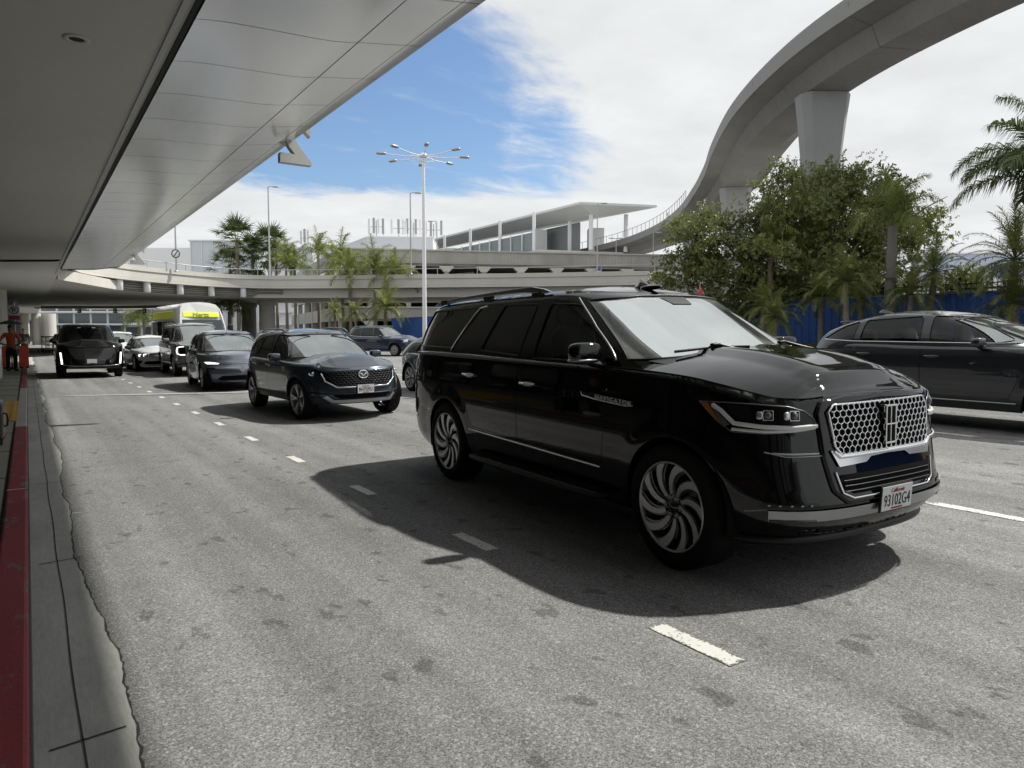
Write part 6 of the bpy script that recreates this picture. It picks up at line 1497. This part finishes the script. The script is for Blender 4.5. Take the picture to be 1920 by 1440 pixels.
# rough grass and young shoots on the planting strip
rr = random.Random(9); V, Fc = [], []
for _ in range(5200):
    x = rr.uniform(20.75, 25.7); y = rr.uniform(4, 50)
    if math.sin(x * 2.1 + y * .9) + math.sin(y * 1.7 - x) < -.1: continue
    p = Vector((x, y, mz(x) - .03))
    for k in range(3): leaf(V, Fc, p + Vector((rr.uniform(-.1, .1), rr.uniform(-.1, .1), 0)), Vector((rr.gauss(0, .4), rr.gauss(0, .4), 1)).normalized(), Vector((rr.gauss(0, 1), 1, 0)), rr.uniform(.14, .38), .012, .35)
tag(link('grass', mesh_of('grass', V, Fc, mat('grass_blade', rough=.6, build=leafy((.055, .085, .02), (.17, .18, .06))))), 'rough tufts of grass along the planting strip', 'grass', kind='stuff')

# ------------------------------------------------------------------ people and small things on the pavement
M_SKIN = mat('skin', (.20, .105, .065), .55); M_ORG = mat('orange_shirt', (.50, .085, .020), .8); M_TRS = mat('black_trousers', (.012, .012, .014), .8); M_HAIR = mat('black_cap', (.012, .011, .011), .7)
M_SHOE = mat('white_shoe', (.72, .72, .70), .6); M_NAV2 = mat('dark_jacket', (.02, .022, .03), .8); M_ORB = mat('orange_barrier', rough=.5, build=grime((.62, .085, .045), .2, 2))
def skinned(name, verts, edges, m, parent, sub=2):
    """verts: (x, y, z, rx, ry); one continuous surface grown on a skeleton"""
    me = bpy.data.meshes.new(name); me.from_pydata([v[:3] for v in verts], edges, []); me.materials.append(m)
    o = link(name, me, parent); s = o.modifiers.new('skin', 'SKIN'); s.use_smooth_shade = True
    for i, v in enumerate(verts): me.skin_vertices[0].data[i].radius = (v[3], v[4] if len(v) > 4 else v[3])
    me.skin_vertices[0].data[0].use_root = True
    q = o.modifiers.new('smooth', 'SUBSURF'); q.levels = sub; q.render_levels = sub
    return o
def person(lab, loc, rz, shirt, legs, shoes, hips=True, h=1.72, cap=True):
    """faces local +y"""
    t = thing('person', lab, 'person', loc, rz); k = h / 1.72
    S = lambda L: [tuple(c * k for c in v) for v in L]
    arm = {}
    for sd in (-1, 1):
        arm[sd] = [(sd * .19, 0, 1.40, .058), (sd * .30, -.06, 1.22, .046), (sd * .37, -.11, 1.09, .040), (sd * .29, -.02, 1.03, .034), (sd * .20, .05, 1.00, .030), (sd * .175, .07, .985, .034)] if hips else \
                  [(sd * .19, 0, 1.40, .058), (sd * .23, .0, 1.24, .046), (sd * .25, .01, 1.10, .040), (sd * .255, .06, .96, .034), (sd * .255, .10, .86, .029), (sd * .255, .11, .82, .034)]
    V = [(0, 0, .96, .14, .10), (0, 0, 1.10, .125, .09), (0, -.01, 1.26, .15, .10), (0, -.01, 1.38, .15, .09), (0, 0, 1.46, .06), (0, .01, 1.53, .055), (0, .02, 1.61, .082, .10), (0, .015, 1.68, .078, .092)]
    E_ = [(i, i + 1) for i in range(7)]
    for sd in (-1, 1):
        o = len(V); V += arm[sd]; E_ += [(3, o)] + [(o + i, o + i + 1) for i in range(5)]
        hp = Vector(arm[sd][5][:3])
        for f in range(5):                               # five fingers from the palm
            o2 = len(V); a = (f - 2) * .012; dn = Vector((-sd * .05, .05, -.01)) if hips else Vector((0, .012, -.05))
            if f == 4: dn = Vector((-sd * .01, .045, .0))
            q1 = hp + Vector((0, a, -a * .5)) + dn * .6; q2 = q1 + dn * (.7 if f != 4 else .4)
            V += [(*q1, .010), (*q2, .008)]; E_ += [(o + 5, o2), (o2, o2 + 1)]
        o = len(V); V += [(sd * .09, 0, .90, .095), (sd * .105, .01, .70, .085), (sd * .11, .01, .50, .062), (sd * .115, -.015, .32, .058), (sd * .12, -.01, .10, .040), (sd * .125, .08, .045, .038)]
        E_ += [(0, o)] + [(o + i, o + i + 1) for i in range(5)]
    skinned('body', S(V), E_, M_SKIN, t)
    V = [(0, 0, .93, .172, .13), (0, 0, 1.12, .152, .114), (0, -.01, 1.27, .170, .118), (0, -.01, 1.385, .165, .105), (0, 0, 1.445, .075)]; E_ = [(i, i + 1) for i in range(4)]
    for sd in (-1, 1):
        o = len(V); A = arm[sd]; V += [(*A[0][:3], .078), (*[(A[0][i] + A[1][i]) / 2 for i in range(3)], .072), (*A[1][:3], .066)] + ([] if hips else [(*A[2][:3], .055), (*A[3][:3], .046), (*A[4][:3], .042)])
        E_ += [(3, o)] + [(o + i, o + i + 1) for i in range(len(V) - o - 1)]
    skinned('shirt', S(V), E_, shirt, t)
    V = [(0, 0, .985, .158, .118), (0, 0, .93, .155, .12)]; E_ = [(0, 1)]
    for sd in (-1, 1):
        o = len(V); V += [(sd * .095, 0, .84, .112), (sd * .11, .01, .66, .098), (sd * .115, .01, .48, .080), (sd * .12, -.01, .28, .074), (sd * .125, -.005, .09, .068)]; E_ += [(1, o)] + [(o + i, o + i + 1) for i in range(4)]
    skinned('trousers', S(V), E_, legs, t)
    for sd in (-1, 1):
        b = MB(); b.sell((sd * .13 * k, .055 * k, .045), (.052, .145, .045), .7, 10); obj('shoe', b, shoes, t)
    b = MB(); b.sell((0, .01 * k, 1.69 * k), (.092, .112, .062), .9, 10)
    if cap: b.sell((0, .12 * k, 1.675 * k), (.07, .07, .010), .8, 8)
    obj('cap' if cap else 'hair', b, M_HAIR, t)
    b = MB(); b.sell((0, .035 * k, 1.605 * k), (.078, .085, .095), .9, 10)
    for sd in (-1, 1): b.sell((sd * .030 * k, .112 * k, 1.635 * k), (.012, .008, .007), .9, 6, 1); b.sell((sd * .086 * k, .02 * k, 1.615 * k), (.010, .02, .03), .9, 6)
    b.sell((0, .122 * k, 1.60 * k), (.014, .02, .024), .9, 6); b.sell((0, .108 * k, 1.56 * k), (.024, .008, .006), .9, 6, 1); obj('face', b, [M_SKIN, M_HAIR], t)
    return t
person('person in an orange shirt and black trousers, hands on hips, seen from behind', (-.50, 33.0, .15), R(-18), M_ORG, M_TRS, M_TRS, True, 1.70)
person('person in dark clothes standing past the orange barriers', (-.12, 50.0, .15), R(170), M_NAV2, M_TRS, M_TRS, False, 1.70, False)
person('person in dark clothes beside the suitcase, only a white shoe in view', (-.62, 10.02, .15), R(-65), M_NAV2, M_TRS, M_SHOE, False, 1.72, False)
# black suitcase
sc_ = thing('suitcase', 'black ribbed hard shell suitcase standing at the left edge', 'suitcase', (-.49, 10.75, .15), R(-8))
b = MB(); b.sell((0, 0, .315), (.225, .14, .265), .28, 18); obj('shell', b, mat('black_shell', (.010, .010, .012), .35), sc_)
b = MB()
for z in (.17, .42): b.sell((0, 0, z), (.229, .144, .012), .3, 10)
obj('trim_band', b, mat('copper_trim', (.10, .05, .035), .4, .6), sc_)
for x in (-.17, .17):
    for y in (-.09, .09):
        b = MB(); b.box((x, y, .058), (.035, .04, .03)); b.lathe([(.026, -.012), (.026, .012), (0, .012)], 12, 0, Matrix.Translation((x, y, .027)) @ Matrix.Rotation(R(90), 4, 'Y')); b.lathe([(0, -.012), (.026, -.012)], 12, 0, Matrix.Translation((x, y, .027)) @ Matrix.Rotation(R(90), 4, 'Y')); obj('wheel', b, M_BLK, sc_)
b = MB(); b.tube([(.222, 0, .24), (.255, 0, .25), (.262, 0, .32), (.255, 0, .39), (.222, 0, .40)], .011, 8); obj('side_handle', b, M_BLK, sc_)
b = MB(); b.tube([(-.09, 0, .57), (-.08, 0, .62), (.08, 0, .62), (.09, 0, .57)], .012, 8); b.tube([(-.10, -.08, .57), (-.10, -.08, .95), (.10, -.08, .95), (.10, -.08, .57)], .009, 8); obj('handle', b, M_STEEL, sc_)
# steel bin, barriers, sign, umbrella, carts
t = thing('litter_bin', 'brushed steel litter bin at the left edge of the pavement', 'bin', (-.93, 25.7, .15)); b = MB(); b.lathe([(.30, 0), (.31, .03), (.31, .98), (.29, 1.0)], 28); obj('drum', b, mat('brushed_steel', (.42, .43, .44), .35, .8), t)
b = MB(); b.lathe([(.325, .98), (.325, 1.05), (.27, 1.10), (.14, 1.11), (.14, 1.02)], 28); obj('lid', b, M_STEEL, t)
for (x, y, rz, l) in ((-.86, 35.3, 8, 'orange plastic barrier left of the person in orange'), (-.13, 35.7, 4, 'orange plastic barrier right of the person in orange')):
    t = thing('barrier', l, 'barrier', (x, y, .15), R(rz), 'orange plastic barriers'); b = MB()
    prof = [(-.24, .06), (-.22, .22), (-.10, .42), (-.08, .92), (.08, .92), (.10, .42), (.22, .22), (.24, .06)]
    rows = [[(xx, y_, z) for y_, z in prof] for xx in (-.16, .16)]; b.grid(rows, 0, False, True); b.add(rows[0], [tuple(range(8))]); b.add(rows[1], [tuple(reversed(range(8)))])
    obj('body', b, M_ORB, t, .02)
    for xx in (-.1, .1): b = MB(); b.box((xx, 0, .03), (.10, .40, .06)); obj('foot', b, M_BLK, t)
t = thing('traffic_sign', 'no parking sign with a red lower panel on a pole by the column', 'traffic sign', (-.39, 36.2, -.43), R(-6))
b = MB(); b.tube([(0, 0, .58), (0, 0, 3.3)], .03, 8); obj('pole', b, M_STEEL, t)
b = MB(); b.box((0, -.045, 2.95), (.38, .012, .40)); obj('board', b, mat('sign_white', (.62, .60, .66), .5), t, .004)
b = MB(); T = Matrix.Translation((0, -.052, 2.96)) @ Matrix.Scale(.62, 4) @ Matrix.Rotation(R(90), 4, 'X'); q = np.linspace(0, 2 * math.pi, 33); b.tube([(.235 * math.cos(a), .235 * math.sin(a), 0) for a in q], .026, 6, 0, False, T); b.tube([(-.165, .165, .003), (.165, -.165, .003)], .022, 6, 0, True, T); add_text(b, 'P', T, .21, .30, depth=.004, bold=.02); obj('symbol', b, mat('sign_black', (.03, .02, .03), .6), t)
b = MB(); b.box((0, -.045, 2.65), (.38, .012, .17)); obj('lower_panel', b, mat('sign_red', (.22, .02, .06), .5), t)
t = thing('umbrella', 'dark shade umbrella over the person in orange', 'umbrella', (-.52, 34.6, .15)); b = MB(); b.tube([(0, 0, 0), (0, 0, 1.95)], .025, 8); b.lathe([(.22, 0), (.22, .06), (.04, .10)], 16); obj('pole', b, M_BLK, t)
b = MB(); b.lathe([(.42, 1.78), (.34, 1.84), (.18, 1.90), (.04, 1.93), (0, 1.94)], 8); obj('canopy', b, mat('umbrella_cloth', (.03, .03, .032), .8), t); b = MB(); b.box((0, -.02, 1.62), (.18, .18, .22)); obj('speaker_box', b, M_BLK, t)
for i in range(5):
    p = (1.15 + .42 * i - .10 * i * i, 73 + 2.0 * i)
    t = thing('luggage_cart', ('grey luggage cart at the left end of the nested row', 'second grey luggage cart in the nested row', 'middle grey luggage cart of the nested row', 'fourth grey luggage cart of the nested row', 'grey luggage cart at the right end of the nested row')[i], 'luggage cart', (*p, .0), R(70), 'nested luggage carts')
    b = MB()
    for y in (-.28, .28): b.tube([(-.5, y, .25), (.5, y, .25), (.55, y, 1.0), (.50, y, 1.35)], .02, 6)
    for z in (.25, .6, .95, 1.3): b.tube([(.52, -.28, z), (.52, .28, z)], .015, 6)
    for x in (-.45, -.15, .15, .45): b.tube([(x, -.28, .25), (x, .28, .25)], .015, 6)
    obj('frame', b, M_STEEL, t); b = MB(); b.tube([(.5, -.32, 1.36), (.5, .32, 1.36)], .03, 8); obj('handle', b, mat('cart_red', (.25, .03, .03), .5), t)
    for x in (-.42, .42):
        for y in (-.26, .26): b = MB(); b.lathe([(0, -.02), (.10, -.02), (.10, .02), (0, .02)], 12, 0, Matrix.Translation((x, y, .10)) @ Matrix.Rotation(R(90), 4, 'X')); obj('wheel', b, M_RUB, t)
t = thing('pennant', 'tiny red pennant on a thin pole behind the black SUV roof', 'flag', (18.59, 16.39, -.42)); b = MB(); b.tube([(0, 0, 0), (0, 0, 3.6)], .015, 6); obj('pole', b, M_STEEL, t)
b = MB(); b.add([(-.10, 0, 3.2), (.12, -.05, 3.2), (.0, 0, 3.62), (-.10, .01, 3.2), (.12, -.04, 3.2), (.0, .01, 3.62)], [(0, 1, 2), (5, 4, 3), (0, 2, 5, 3), (1, 4, 5, 2), (0, 3, 4, 1)]); obj('cloth', b, mat('pennant_red', (.65, .04, .02), .7), t)
